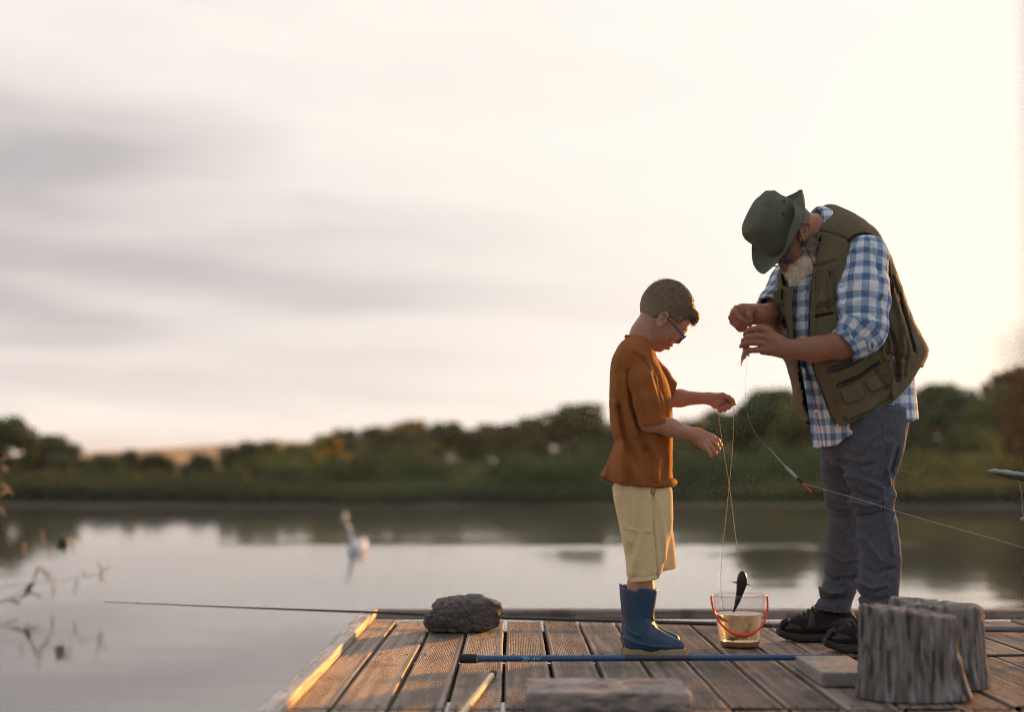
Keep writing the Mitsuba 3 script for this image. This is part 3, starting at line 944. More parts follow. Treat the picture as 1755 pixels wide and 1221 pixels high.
S.chain([B(1231, 690, fd + 0.006), B(1238, 701, fd - 0.002), B(1235, 705, fd - 0.015), B(1231, 701, fd - 0.026)], [0.0080, 0.0074, 0.0066, 0.0058], k=0.0035)
S.chain([B(1224, 682, fd - 0.012), B(1238, 678, fd - 0.022), B(1249, 682, fd - 0.022), B(1257, 689, fd - 0.020)], [0.0125, 0.0096, 0.0084, 0.0068], k=0.006)
# legs inside shorts and boots
for s_, dx in ((-1, 0), (1, -2)):
    S.chain([B(1095, 840, 0.07 * s_), B(1100, 930, 0.075 * s_), B(1098 + dx, 1010, 0.08 * s_), B(1093 + dx, 1095, 0.082 * s_)], [0.062, 0.050, 0.041, 0.034], k=0.02)
body = S.mesh(0.0034)
add('body', body, 'skin_boy', boy, smooth=True)
add('eye', trimesh.Trimesh(*[np.array(a) for a in (lambda s: (s.vertices * 0.0128 + H(0.0822, -0.018, 0.030), s.faces))(trimesh.creation.icosphere(2))], process=False), 'eye_white', boy, smooth=True)

# hair: a close cap over the skull, cut along the hairline, with short strands
hl_f, hl_u = [-0.13, -0.0385, -0.012, 0.006, 0.0236, 0.045, 0.055, 0.066, 0.085, 0.13], [-0.112, -0.098, -0.060, -0.030, -0.016, -0.012, -0.002, 0.034, 0.046, 0.050]


def hairline(p):
    q = (p - bC) @ bR.T
    return q[:, 1] - np.interp(q[:, 0], hl_f, hl_u) - 0.004 * (meshkit.noise(p * 260, 2) - 0.5)


S = Sdf()
S.ell(H(-0.004, 0.005), (0.0985, 0.0935, 0.0765), bR, k=0.01)
S.ell(H(-0.018, 0.030), (0.074, 0.0675, 0.060), bR, k=0.02)
S.ell(H(0.078, 0.058, 0.0), (0.021, 0.018, 0.046), bR, k=0.02)
S.ell(H(0.050, -0.001, 0.066), (0.010, 0.016, 0.007), bR, k=0.006)
S.warp(lambda p, d: np.maximum(d + 0.002 * (meshkit.fbm(p * 90, 2, 4) - 0.5), -hairline(p) * 0.7))
S.warp(lambda p, d: np.maximum(d, -(np.sqrt((((p - H(-0.004, 0.004)) @ bR.T / np.array([0.0925, 0.0865, 0.0715])) ** 2).sum(1)) - 1) * 0.07 - 0.001))
hair = S.mesh(0.0036)
hk = add('hair', hair, 'boy_hair', boy, smooth=True, label='short brown hair, clipped close at the sides')
r = np.random.default_rng(5)
hp, hn = sample(hair, 26000, r, lambda p: np.linalg.norm((p - H(0, 0.0)) / 0.1, axis=1) > 0.55)
q = (hp - bC) @ bR.T
flow = bF * 0.9 - bU * 0.25
flow = flow - hn * (hn @ flow)[:, None]
low = np.clip((q[:, 1] + 0.02) / 0.07, 0.25, 1.0)
tip = np.clip((q[:, 0] - 0.055) / 0.03, 0, 1) * np.clip((q[:, 1] - 0.03) / 0.02, 0, 1)
add('strands', strands(hp, hn, flow - tip[:, None] * bU * 0.9, 0.0055 + 0.0055 * low + 0.014 * tip, 0.00042, r, 0.14, 0.11), 'boy_hair_tips', hk)

# glasses
g = key_for(f'{boy}__glasses')
labels[g] = {'label': 'dark blue framed glasses'}
for sd in (-0.079, 0.079):
    add('temple', tube([B(1118, 544, sd), B(1127, 541, sd * 1.05), B(1140, 541.5, sd * 1.04), B(1156, 558, sd * 1.025), B(1172, 577, sd * 0.99)], [0.0026, 0.003, 0.0033, 0.0036, 0.0036], 8), 'frame_blue', g, smooth=True)
gC = B(1172, 577)
gq = np.array([(gC - bC) @ bF, (gC - bC) @ bU])
for t in (1, -1):
    ring = []
    for a in np.linspace(0, 2 * np.pi, 29):
        ca, sa = math.cos(a), math.sin(a)
        ring.append(H(gq[0] + 0.001 - 0.003 * abs(ca) * (ca * t > 0), gq[1] - 0.015 + 0.0175 * np.sign(sa) * abs(sa) ** 0.6, t * 0.039 + 0.027 * np.sign(ca) * abs(ca) ** 0.6))
    add('rim', tube(ring, 0.0022, 8), 'frame_blue', g, smooth=True)
    fan = np.array(ring[:-1] + [np.mean(ring[:-1], 0)])
    k = np.arange(28)
    add('lens', (fan, np.stack([k, (k + 1) % 28, k * 0 + 28], 1)), 'lens_glass', g)
add('bridge', tube([H(gq[0] + 0.002, gq[1] - 0.008, 0.013), H(gq[0] + 0.005, gq[1] - 0.005, 0), H(gq[0] + 0.002, gq[1] - 0.008, -0.013)], 0.0022, 8), 'frame_blue', g, smooth=True)

# T-shirt
S = Sdf()
tee_rows = [(577, 1079, 1103), (586, 1066, 1113), (597, 1057.5, 1118), (617, 1049, 1125), (637, 1046, 1133), (656, 1044.5, 1142), (689, 1044.5, 1150), (719, 1046.5, 1152.5), (738, 1049, 1153.5), (758, 1052, 1153.5), (781, 1045, 1152), (800, 1037, 1151.5), (815, 1030, 1151.5), (832, 1026, 1154), (845, 1024, 1155)]
S.rows(tee_rows, YB, [0.045, 0.085, 0.115, 0.140, 0.146, 0.142, 0.138, 0.138, 0.140, 0.142, 0.146, 0.150, 0.154, 0.158, 0.16], k=0.02, n=2.25)
S.warp(folds([([(1079, 640), (1084, 690), (1098, 735), (1106, 775)], 0.010, -0.007), ([(1071, 650), (1076, 700), (1090, 745)], 0.014, 0.006),
              ([(1106, 748), (1107, 790), (1108, 834)], 0.003, -0.0025), ([(1060, 755), (1052, 785), (1044, 826)], 0.010, -0.008), ([(1068, 762), (1066, 795), (1062, 832)], 0.010, 0.008),
              ([(1076, 770), (1080, 800), (1078, 834)], 0.009, -0.006), ([(1054, 690), (1062, 740), (1078, 790), (1095, 830)], 0.012, 0.006), ([(1064, 700), (1075, 750), (1090, 800)], 0.010, -0.004),
              ([(1118, 760), (1128, 790), (1126, 825)], 0.010, 0.005), ([(1135, 745), (1142, 785), (1140, 820)], 0.010, -0.005), ([(1060, 610), (1056, 650), (1058, 690)], 0.012, 0.004), ([(1088, 600), (1106, 612), (1118, 640)], 0.008, 0.004), ([(1050, 640), (1066, 700), (1074, 760)], 0.008, -0.004), ([(1110, 770), (1116, 800), (1112, 830)], 0.008, -0.004)], YB - 0.14, YB, 1.5))
S.warp(rough(0.006, 7.0, 3, (1, 1, 0.6)))
S.warp(rough(0.0028, 20.0, 4, (1, 1, 0.7)))
S.warp(hem([(1020, 812), (1029.5, 816), (1045, 826), (1065, 833), (1110, 836), (1160, 836)], YB - 0.05, 0.009, 0.035))
TEE = S
tee = add('tshirt', S.mesh(0.0042), 'tee_cloth', boy, smooth=True, label='rust brown T-shirt with a curled hem')
roll = [B(1108, 833, -0.150), B(1122, 833, -0.148), B(1138, 831, -0.128), B(1150, 828, -0.085), B(1154, 828, 0.0), B(1148, 830, 0.09)]
add('rolled_hem', tube(spline(roll, 30), np.interp(np.linspace(0, 1, 30), [0, 0.15, 0.5, 1], [0.003, 0.011, 0.0145, 0.010]), 12), 'tee_cloth', tee, smooth=True)
ring = [B(1094, 587) + 0.046 * math.cos(t) * np.array([0.93, 0, -0.36]) + 0.052 * math.sin(t) * np.array([0, 1, 0]) + np.array([0, 0, 0.004]) for t in np.linspace(0, 2 * np.pi, 33)]
add('collar', tube(ring, 0.0058, 8, cap=False), 'tee_cloth', tee, smooth=True)
S = Sdf()
S.chain([B(1093, 622, -0.098), B(1101, 655, -0.128), B(1112, 692, -0.147), B(1121, 742, -0.152)], [0.040, 0.047, 0.048, 0.0465], k=0.02)
S.warp(folds([([(1090, 640), (1100, 690), (1105, 735)], 0.010, 0.004), ([(1112, 640), (1126, 690), (1132, 730)], 0.008, 0.006), ([(1120, 640), (1131, 690)], 0.006, -0.005), ([(1104, 655), (1114, 700)], 0.010, -0.004)], YB - 0.16))
S.warp(rough(0.003, 9.0, 6))
S.warp(hem([(1090, 735), (1098, 733.5), (1120, 729), (1145, 724)], YB - 0.15, 0.0085, 0.03))
SLV = S
sl = add('sleeve', S.mesh(0.0038), 'tee_cloth', tee, smooth=True)
S = Sdf()
S.chain([B(1108, 622, 0.10), B(1126, 650, 0.135), B(1143, 674, 0.145), B(1154, 692, 0.147)], [0.042, 0.047, 0.047, 0.045], k=0.02)
S.warp(rough(0.004, 11.0, 7))
S.warp(lambda p, d: np.maximum(np.where((p - B(1149, 684, 0.14)) @ np.array([0.92, 0.05, -0.38]) > -0.03, np.maximum(d, -(d + 0.0085)), d), (p - B(1149, 684, 0.14)) @ np.array([0.92, 0.05, -0.38])))
add('sleeve', S.mesh(0.004), 'tee_cloth', tee, smooth=True)
for pts in ([(1100, 588), (1102, 600), (1103, 622)], [(1106, 748), (1107.5, 790), (1108, 828)], [(1036, 816), (1050, 822), (1066, 828), (1090, 830)], [(1079, 642), (1084, 690), (1097, 735)]):
    add('seam', line_on(pts, YB - 0.13, 0.0013, TEE, 30, 0.0002), 'thread_dark', tee, smooth=True)
add('seam', line_on([(1099, 727), (1120, 722.5), (1142, 718)], YB - 0.16, 0.0013, SLV, 24, 0.0002), 'thread_dark', sl, smooth=True)
add('seam', line_on([(1079, 640), (1090, 634), (1102, 630), (1114, 634), (1119, 642)], YB - 0.13, 0.0016, SLV, 24, 0.0002), 'thread_dark', sl, smooth=True)


# shorts
S = Sdf()
S.rows([(812, 1060, 1126), (828, 1052, 1136), (838, 1048, 1147.5), (850, 1050, 1149), (868, 1053.5, 1150), (909, 1062, 1148), (940, 1067, 1140), (965, 1071, 1135), (985, 1073, 1131), (1010, 1075, 1128)], YB, [0.062, 0.066, 0.070, 0.073, 0.074, 0.073, 0.073, 0.074, 0.075, 0.076], dy=-0.072, k=0.01)
S.rows([(815, 1062, 1126), (828, 1058, 1136), (838, 1056, 1148.5), (850, 1060, 1150.5), (883, 1072, 1153.5), (909, 1080, 1156), (933, 1086, 1159), (960, 1090, 1161.5), (1000, 1094, 1163)], YB, [0.062, 0.066, 0.072, 0.075, 0.073, 0.073, 0.073, 0.074, 0.076], dy=0.072, k=0.02)
S.rows([(815, 1062, 1126), (845, 1058, 1142), (880, 1070, 1140)], YB, [0.115, 0.112, 0.05], k=0.03)
S.warp(folds([([(1118, 845), (1119, 900), (1124, 950), (1128, 995)], 0.004, -0.006), ([(1111, 850), (1105, 900), (1090, 950), (1082, 985)], 0.012, 0.007), ([(1098, 860), (1095, 910), (1085, 950)], 0.010, -0.006),
              ([(1070, 905), (1095, 912), (1118, 911)], 0.004, 0.003), ([(1060, 850), (1070, 890), (1078, 930)], 0.010, 0.006), ([(1130, 860), (1138, 910), (1142, 960)], 0.010, 0.006), ([(1076, 990), (1100, 992), (1127, 986)], 0.0028, -0.0022)], YB - 0.14, YB + 0.2, 1.3))
S.warp(rough(0.0045, 8.0, 12, (1, 1, 0.5)))
S.warp(hem([(1060, 1001), (1078, 999), (1124, 993), (1128, 992), (1129, 985), (1150, 982), (1170, 979)], YB - 0.08, 0.009, 0.04))
SHO = S
sh = add('shorts', S.mesh(0.0042), 'shorts_cloth', boy, smooth=True, label='cream cotton shorts')
pk = tube([B(1116.5, 838, -0.149), B(1117, 846, -0.150), B(1119, 852, -0.150), B(1122, 844, -0.149), B(1123, 838, -0.147)], 0.0016, 6)
add('pocket_edge', pk, 'thread_dark', sh, smooth=True)

mat('thread_tan', (0.42, 0.31, 0.17), 0.9)
for pts in ([(1119, 853), (1121, 910), (1125, 955), (1128, 990)], [(1076, 989), (1100, 991), (1126, 984)]):
    add('seam', line_on(pts, YB - 0.13, 0.0013, SHO, 30, 0.0002), 'thread_tan', sh, smooth=True)

# boots
def boot():
    S = Sdf()
    Y = 4.87
    S.rows([(995, 1063, 1129), (1008, 1064.5, 1127.5), (1030, 1066, 1124.5), (1051, 1068, 1121.5), (1074, 1070, 1121), (1092, 1071, 1126), (1108, 1072, 1132)], Y, [0.050, 0.050, 0.047, 0.044, 0.042, 0.042, 0.042], k=0.01, n=2.1)
    S.chain([P(1088, 1103, Y), P(1112, 1103, Y), P(1138, 1106.5, Y), P(1159, 1109.5, Y)], [0.034, 0.033, 0.0300, 0.0265], k=0.03)
    S.cap(P(1100, 1082, Y), P(1118, 1097, Y), 0.030, 0.029, k=0.04)
    S.warp(folds([([(1066, 1072), (1084, 1088), (1098, 1092), (1102, 1080)], 0.004, 0.0025), ([(1070, 1096), (1090, 1104), (1120, 1110), (1150, 1112)], 0.004, 0.003), ([(1088, 1050), (1086, 1020), (1090, 1010)], 0.003, 0.0025), ([(1112, 1062), (1122, 1070)], 0.006, -0.003)], Y - 0.05))
    S.warp(lambda p, d: np.maximum(d, 0.012 - p[:, 2]))
    L = px_line([(1060, 1007), (1066, 1008), (1088, 1013.5), (1093, 1007), (1095, 1006.5), (1128, 1011), (1135, 1012)], Y)
    z0 = P(1088, 1060, Y)[2]

    def top(p, d):
        d = np.where(p[:, 2] > z0, np.maximum(d, -(d + 0.007)), d)
        return np.maximum(d, p[:, 2] - np.interp(p[:, 0], L[:, 0], L[:, 1]))
    S.warp(top)
    return S.mesh(0.0034)


def boot_sole():
    from shapely.geometry import LineString, Point
    from shapely.ops import unary_union
    x0, x1, Y = P(1071, 1119, 4.87)[0], P(1174.5, 1119, 4.87)[0], 4.87
    n = 22
    t = np.linspace(0, 1, n)
    w = np.interp(t, [0, 0.06, 0.2, 0.42, 0.68, 0.86, 0.95, 1.0], [0.016, 0.030, 0.036, 0.033, 0.043, 0.038, 0.026, 0.008])
    xs = x0 + (x1 - x0) * t
    from shapely.geometry import Polygon
    foot = Polygon(np.vstack([np.stack([xs, Y - w], 1), np.stack([xs, Y + w], 1)[::-1]])).buffer(0.004)
    m = trimesh.creation.extrude_polygon(foot, 0.019, engine='earcut')
    m.apply_translation([0, 0, 0.006])
    v = m.vertices.copy()
    k = (v[:, 0] - x0) / (x1 - x0)
    v[:, 2] += np.where(v[:, 2] > 0.015, np.interp(k, [0, 0.15, 0.4, 0.8, 1], [0.014, 0.008, 0.000, -0.005, -0.002]), np.interp(k, [0, 0.9, 1], [0, 0, 0.004]))
    m.vertices = v
    parts = [m]
    for i in range(13):
        u = i / 12
        if 0.36 < u < 0.46:
            continue
        ww = np.interp(u, [0, 0.06, 0.2, 0.42, 0.68, 0.86, 0.95, 1.0], [0.018, 0.030, 0.036, 0.033, 0.043, 0.038, 0.026, 0.016])
        b = rbox(0.010, 2 * ww, 0.010, 0.0015)
        b.apply_translation([x0 + 0.006 + (x1 - x0 - 0.016) * u, Y, 0.005])
        parts.append(b)
    return cat(*parts)


bm, bs = boot(), boot_sole()
bm_, bs_ = mikit.ply(bm, None, smooth=True), mikit.ply(bs, None, smooth=30)
for off, lab in (([0, 0, 0], None), ([0.006, 0.172, 0], None)):
    b = add('boot', bm_, 'boot_rubber', boy, to_world=T().translate(off), label='blue rubber boot with a tan sole')
    add('sole', bs_, 'sole_rubber', b, to_world=T().translate(off))
# ------------------------------------------------------------------ the man
YM = 5.10


def M_(x, y, dy=0.0):
    return P(x, y, YM + dy)


def plaid(p, n, uv):
    """Gingham linen woven along the cloth's own coordinates (metres)."""
    s = 0.052
    wob = 0.0025 * (noise(uv.x * 25, uv.y * 25) - 0.5)
    u, v = (uv.x + wob) / s, (uv.y + wob) / s
    fu, fv = u - dr.floor(u), v - dr.floor(v)
    a = smoothstep(0.0, 0.06, fu) * (1 - smoothstep(0.47, 0.53, fu))
    b = smoothstep(0.0, 0.06, fv) * (1 - smoothstep(0.47, 0.53, fv))
    ta = a * (0.72 + 0.45 * noise(uv.x * 900, uv.y * 40))
    tb = b * (0.72 + 0.45 * noise(uv.x * 40, uv.y * 900))
    white, blue, deep = mi.Color3f(0.62, 0.66, 0.76), mi.Color3f(0.24, 0.34, 0.51), mi.Color3f(0.070, 0.130, 0.27)
    k = dr.clip(0.5 * (ta + tb), 0, 1)
    c = mix(white, blue, dr.clip(2 * k, 0, 1))
    c = mix(c, deep, dr.clip(2 * k - 1, 0, 1))
    return c * (0.90 + 0.2 * noise(uv.x * 500, uv.y * 500))


scene['plaid_cloth'] = {'type': 'twosided', 'bsdf': {'type': 'bumpmap', 'arbitrary': proc(lambda p, n, uv: noise(p.x * 420, p.y * 420, p.z * 420) + 2 * fbm(p.x * 40, p.y * 40, p.z * 40, 2)), 'scale': 0.0014, 'bsdf': {
    'type': 'principled', 'base_color': proc(plaid), 'roughness': 0.85, 'sheen': 0.3, 'specular': 0.2}}}
cloth('vest_cloth', (0.118, 0.100, 0.066), 0.24, 500.0, 0.0014, 0.75, 0.3)
cloth('vest_dark', (0.030, 0.025, 0.019), 0.2)
cloth('denim', (0.074, 0.087, 0.122), 0.13, 600.0, 0.0014, 0.9, 0.25, fade=(0.23, 0.28, 0.36))
cloth('denim_seam', (0.045, 0.052, 0.085), 0.2)
cloth('hat_cloth', (0.105, 0.118, 0.090), 0.15, 500.0, 0.0012, 0.85, 0.2)
cloth('shoe_cloth', (0.020, 0.021, 0.026), 0.3, 300.0, 0.002, 0.8)
mat('shoe_sole', (0.016, 0.015, 0.015), 0.8)
mat('shoe_midsole', (0.040, 0.036, 0.036), 0.8)
mat('shoe_panel', (0.024, 0.027, 0.033), 0.6)
mat('lace', (0.085, 0.080, 0.055), 0.9)
mat('zip_black', (0.008, 0.008, 0.010), 0.45)
mat('metal_zip', (0.5, 0.42, 0.30), 0.3, metallic=1.0)
mat('button_pearl', (0.62, 0.58, 0.55), 0.25, clearcoat=0.6)
mat('cord_dark', (0.02, 0.022, 0.018), 0.8)
mat('frame_teal', (0.010, 0.065, 0.13), 0.3, clearcoat=0.5)

man = thing('person', 'bearded man in green hat, checked shirt, olive vest and jeans bending over his hands', 'person')
mC = M_(1347, 398, -0.10)
mF = unit([-0.42, -0.20, -0.88])
mU = np.array([-0.83, -0.27, 0.43])
mU = unit(mU - mF * (mU @ mF))
mS = -np.cross(mF, mU)
mR = np.array([mF, mU, mS])


def K(f, u, s=0.0):
    return mC + f * mF + u * mU + s * mS


S = Sdf()
S.ell(K(-0.004, 0.0), (0.102, 0.095, 0.078), mR, k=0.01)
S.ell(K(0.045, -0.060), (0.060, 0.075, 0.060), mR, k=0.03)
S.ell(K(0.066, -0.014), (0.028, 0.026, 0.046), mR, k=0.02)
for t in (1, -1):
    S.ell(K(0.066, -0.052, 0.038 * t), (0.032, 0.030, 0.024), mR, k=0.02)
    S.ell(K(0.106, -0.020, 0.032 * t), (0.012, 0.010, 0.017), mR, k=0.010, mode='sub')
    S.ell(K(0.088, -0.020, 0.032 * t), (0.013, 0.013, 0.013), mR, k=0.003)
    S.ell(K(0.112, -0.056, 0.012 * t), (0.009, 0.008, 0.008), mR, k=0.006)
S.cap(K(0.098, -0.008), K(0.122, -0.052), 0.010, 0.014, k=0.012)
S.cap(K(0.104, -0.088, 0.014), K(0.104, -0.088, -0.014), 0.007, k=0.006)
S.ell(K(0.082, -0.120), (0.026, 0.022, 0.030), mR, k=0.02)
ear(S, M_(1377.5, 397, -0.178), unit([0.35, -0.05, 0.93]), unit([-0.93, -0.3, 0.35]), unit([0.1, -0.98, 0.0]), 0.033, 0.020)
ec = M_(1377.5, 397, 0)
ear(S, ec + np.array([0, 0.02, 0]), unit([0.35, 0.05, 0.93]), unit([-0.93, 0.1, 0.35]), unit([0.1, 0.98, 0.0]), 0.033, 0.020)
S.chain([K(-0.03, -0.055), M_(1392, 402, -0.06), M_(1432, 414, -0.01)], [0.066, 0.070, 0.078], k=0.03)
# trunk
S.cap(M_(1470, 455, -0.13), M_(1400, 455, 0.13), 0.05, k=0.05)
S.ell(M_(1445, 540), (0.13, 0.15, 0.20), k=0.05).ell(M_(1465, 690), (0.12, 0.14, 0.16), k=0.05)
# near arm
ny = -0.23
S.chain([M_(1480, 440, -0.19), M_(1485, 575, -0.245), M_(1440, 592, -0.245), M_(1397, 599, -0.24), M_(1348, 599, ny)], [0.055, 0.047, 0.0465, 0.042, 0.0325], k=0.02, flat=((0.1, 1, 0), 0.88))
S.ell(M_(1328, 589, ny), (0.043, 0.0175, 0.036), np.array([unit([-0.95, 0, 0.3]), [0, 1, 0], unit([0.3, 0, 0.95])]), k=0.02)
S.cap(M_(1345, 598, ny), M_(1312, 575, ny), 0.022, 0.018, k=0.02).cap(M_(1345, 601, ny), M_(1308, 601, ny), 0.020, 0.0155, k=0.02)
for pts, rr in (([(1314, 569, -.006), (1300, 563, -.016), (1287, 565, -.014), (1279, 571.5, 0.006), (1277, 575, .016)], (.0118, .0108, .0104, .0094, .0078)),
                ([(1309, 578, -.008), (1297, 576, -.020), (1283, 578, -.018), (1275, 584, 0.004), (1273, 588, .014)], (.0118, .0110, .0106, .0096, .0078)),
                ([(1306, 589, -.008), (1295, 587.5, -.020), (1282, 588, -.018), (1274, 592, 0.002), (1270, 594, .012)], (.0114, .0106, .0102, .0092, .0076)),
                ([(1304, 600, -.004), (1296, 600.5, -.014), (1286, 601, -.013), (1279, 603, 0.0), (1276, 604, .010)], (.0104, .0096, .0092, .0082, .0068))):
    S.chain([M_(x, y, ny + d) for x, y, d in pts], rr, k=0.0045)
for x, y in ((1315, 567), (1311, 577), (1307, 588), (1304, 599)):
    S.ell(M_(x, y, ny - 0.011), (0.010, 0.008, 0.009), k=0.008)
S.chain([M_(1330, 580, ny + 0.03), M_(1308, 572, ny + 0.05), M_(1292, 570, ny + 0.05), M_(1282, 573, ny + 0.042)], [0.016, 0.0125, 0.0115, 0.0095], k=0.01)
# far arm: comes forward from behind the vest
fy = -0.13
S.chain([M_(1385, 440, 0.13), M_(1352, 545, 0.16), M_(1325, 543, 0.06), M_(1300, 540, fy)], [0.055, 0.052, 0.052, 0.036], k=0.02)
S.ell(M_(1275, 543, fy), (0.036, 0.028, 0.040), np.array([unit([0.9, 0, -0.4]), [0, 1, 0], unit([0.4, 0, 0.9])]), k=0.018)
S.cap(M_(1298, 537, fy), M_(1272, 533, fy), 0.030, 0.024, k=0.02)
S.chain([M_(1262, 529, fy - .012), M_(1259, 537, fy - .030), M_(1270, 548, fy - .038), M_(1285, 556, fy - .036)], [.0125, .0122, .0110, .0092], k=0.004)
S.chain([M_(1258, 534, fy - .002), M_(1254, 545, fy - .018), M_(1264, 556, fy - .028), M_(1277, 560, fy - .024)], [.0125, .0120, .0108, .0090], k=0.004)
S.chain([M_(1259, 540, fy + .010), M_(1256, 552, fy - .004), M_(1266, 562, fy - .014), M_(1277, 564, fy - .010)], [.0120, .0114, .0104, .0086], k=0.004)
S.chain([M_(1263, 546, fy + .018), M_(1261, 557, fy + .008), M_(1268, 565, fy), M_(1276, 566, fy)], [.0108, .0102, .0092, .0078], k=0.004)
S.chain([M_(1293, 532, fy - .026), M_(1288, 530, fy - .040), M_(1283, 541, fy - .046), M_(1286, 551, fy - .044)], [.0175, .0138, .0122, .0098], k=0.006)
for s_, x in ((-1, 1500), (1, 1445)):
    fdy = -0.12 if s_ < 0 else 0.19
    S.chain([M_(x, 730, -0.10 if s_ < 0 else 0.15), M_(1497 if s_ < 0 else 1447, 868, fdy), M_(1506 if s_ < 0 else 1434, 1050, fdy)], [0.062, 0.036, 0.034], k=0.02)
add('body', S.mesh(0.0036), 'skin_man', man, smooth=True)

# beard and moustache
S = Sdf()
S.chain([K(0.005, -0.040, 0.068), K(0.028, -0.085, 0.064), K(0.066, -0.120, 0.046), K(0.100, -0.137, 0.0), K(0.066, -0.120, -0.046), K(0.028, -0.085, -0.064), K(0.005, -0.040, -0.068)], [0.012, 0.023, 0.032, 0.036, 0.032, 0.023, 0.012], k=0.03)
S.cap(K(0.112, -0.074, 0.006), K(0.088, -0.098, 0.042), 0.0145, 0.018, k=0.014).cap(K(0.112, -0.074, -0.006), K(0.088, -0.098, -0.042), 0.0145, 0.018, k=0.014)
S.ell(K(0.096, -0.150, 0.0), (0.048, 0.044, 0.046), mR, k=0.03)
S.chain([K(0.112, -0.080, 0.012), K(0.122, -0.108, 0.010), K(0.116, -0.140, 0.0)], [0.022, 0.026, 0.026], k=0.02)
for t in (1, -1):
    S.chain([K(0.010, -0.040, 0.073 * t), K(0.045, -0.068, 0.068 * t), K(0.080, -0.088, 0.050 * t), K(0.106, -0.092, 0.022 * t)], [0.011, 0.017, 0.022, 0.022], k=0.02)
    S.chain([K(0.030, -0.080, 0.066 * t), K(0.070, -0.112, 0.054 * t), K(0.108, -0.118, 0.018 * t)], [0.020, 0.028, 0.028], k=0.025)
S.warp(rough(0.005, 45.0, 4))
S.warp(rough(0.0025, 140.0, 8))
beard = S.mesh(0.0038)
for nm, lo, hi in (('beard_hair', 0.85, 1.0), ('beard_strand', 1.0, 1.25)):
    def bc(p, n, uv, lo=lo, hi=hi):
        q = p - mi.Point3f(*[float(x) for x in mC])
        f = dr.dot(q, mi.Vector3f(*[float(x) for x in mF]))
        g = smoothstep(0.045, 0.095, f + 0.05 * (fbm(p.x * 50, p.y * 50, p.z * 50, 2) - 0.5))
        k = noise(p.x * 240, p.y * 240, p.z * 240)
        return mix((0.12, 0.100, 0.090), (0.70, 0.63, 0.56), g) * (lo + (hi - lo) * k) * (0.7 + 0.6 * k)
    mat(nm, bc, 0.6, specular=0.3)
bk = add('beard', beard, 'beard_hair', man, smooth=True, label='grey beard, white around the chin')
r = np.random.default_rng(9)
bp, bn = sample(beard, 6500, r)
fl = mF * 0.7 - mU * 0.5 + bn * 0.2
add('strands', strands(bp, bn, fl, 0.013, 0.0006, r, 0.55), 'beard_strand', bk)
S = Sdf()   # cropped grey hair at the back of the head under the hat
S.ell(K(-0.012, -0.004), (0.102, 0.094, 0.081), mR, k=0.01)


def occiput(p, d):
    q = (p - mC) @ mR.T
    d = np.maximum(d, -(np.sqrt((((p - K(-0.004, 0)) @ mR.T / np.array([0.099, 0.092, 0.0755])) ** 2).sum(1)) - 1) * 0.07 - 0.001)
    return np.maximum(d, np.maximum(q[:, 0] - np.interp(q[:, 1], [-0.1, -0.03, 0.02], [-0.055, -0.02, 0.03]), -0.075 - q[:, 1]))


S.warp(occiput)
add('hair', S.mesh(0.004), 'beard_hair', man, smooth=True)

# glasses
gl = key_for(f'{man}__glasses')
labels[gl] = {'label': 'teal framed glasses'}
add('temple', tube([M_(1374, 385, -0.188), M_(1362, 404, -0.190), M_(1354, 424, -0.188), M_(1348.5, 446, -0.182)], 0.0036, 8), 'frame_teal', gl, smooth=True)
hq = np.array([(M_(1348.5, 446, -0.182) - mC) @ v for v in (mF, mU)])
for t in (1, -1):
    ring = [K(hq[0] - 0.014, hq[1] - 0.008 + 0.015 * np.sign(math.sin(a)) * abs(math.sin(a)) ** 0.7, t * 0.038 + 0.024 * np.sign(math.cos(a)) * abs(math.cos(a)) ** 0.7) for a in np.linspace(0, 2 * np.pi, 25)]
    add('rim', tube(ring, 0.0026, 8), 'frame_teal', gl, smooth=True)
    fan = np.array(ring[:-1] + [np.mean(ring[:-1], 0)])
    k = np.arange(24)
    add('lens', (fan, np.stack([k, (k + 1) % 24, k * 0 + 24], 1)), 'lens_glass', gl)

# hat
hat = key_for(f'{man}__hat')
labels[hat] = {'label': 'dark green cotton bush hat with upturned brim'}
nt, cf = 96, -0.004
th = np.linspace(0, 2 * np.pi, nt, endpoint=False)


def hat_grid(rows, closed_top=False):
    v = np.array(rows).reshape(-1, 3)
    n = len(rows)
    i, j = np.meshgrid(np.arange(n - 1), np.arange(nt), indexing='ij')
    f = np.stack([i * nt + j, i * nt + (j + 1) % nt, (i + 1) * nt + (j + 1) % nt, (i + 1) * nt + j], -1).reshape(-1, 4)
    return v, np.vstack([f[:, [0, 2, 1]], f[:, [0, 3, 2]]])


def crown_point(h, rfac, t):
    q = np.stack([np.cos(t) * 3, np.sin(t) * 3, 0 * t + h * 30], -1)
    dent = 0.020 * (meshkit.fbm(q * 0.9, 3, 6) - 0.5) * np.clip(h / 0.05, 0, 1)
    f, s = (0.1085 * rfac + dent) * np.cos(t), (0.092 * rfac + dent) * np.sin(t)
    return mC + (cf + f)[:, None] * mF + s[:, None] * mS + (h + 0.004 * (meshkit.noise(q, 3) - 0.5))[:, None] * mU if np.ndim(h) else None


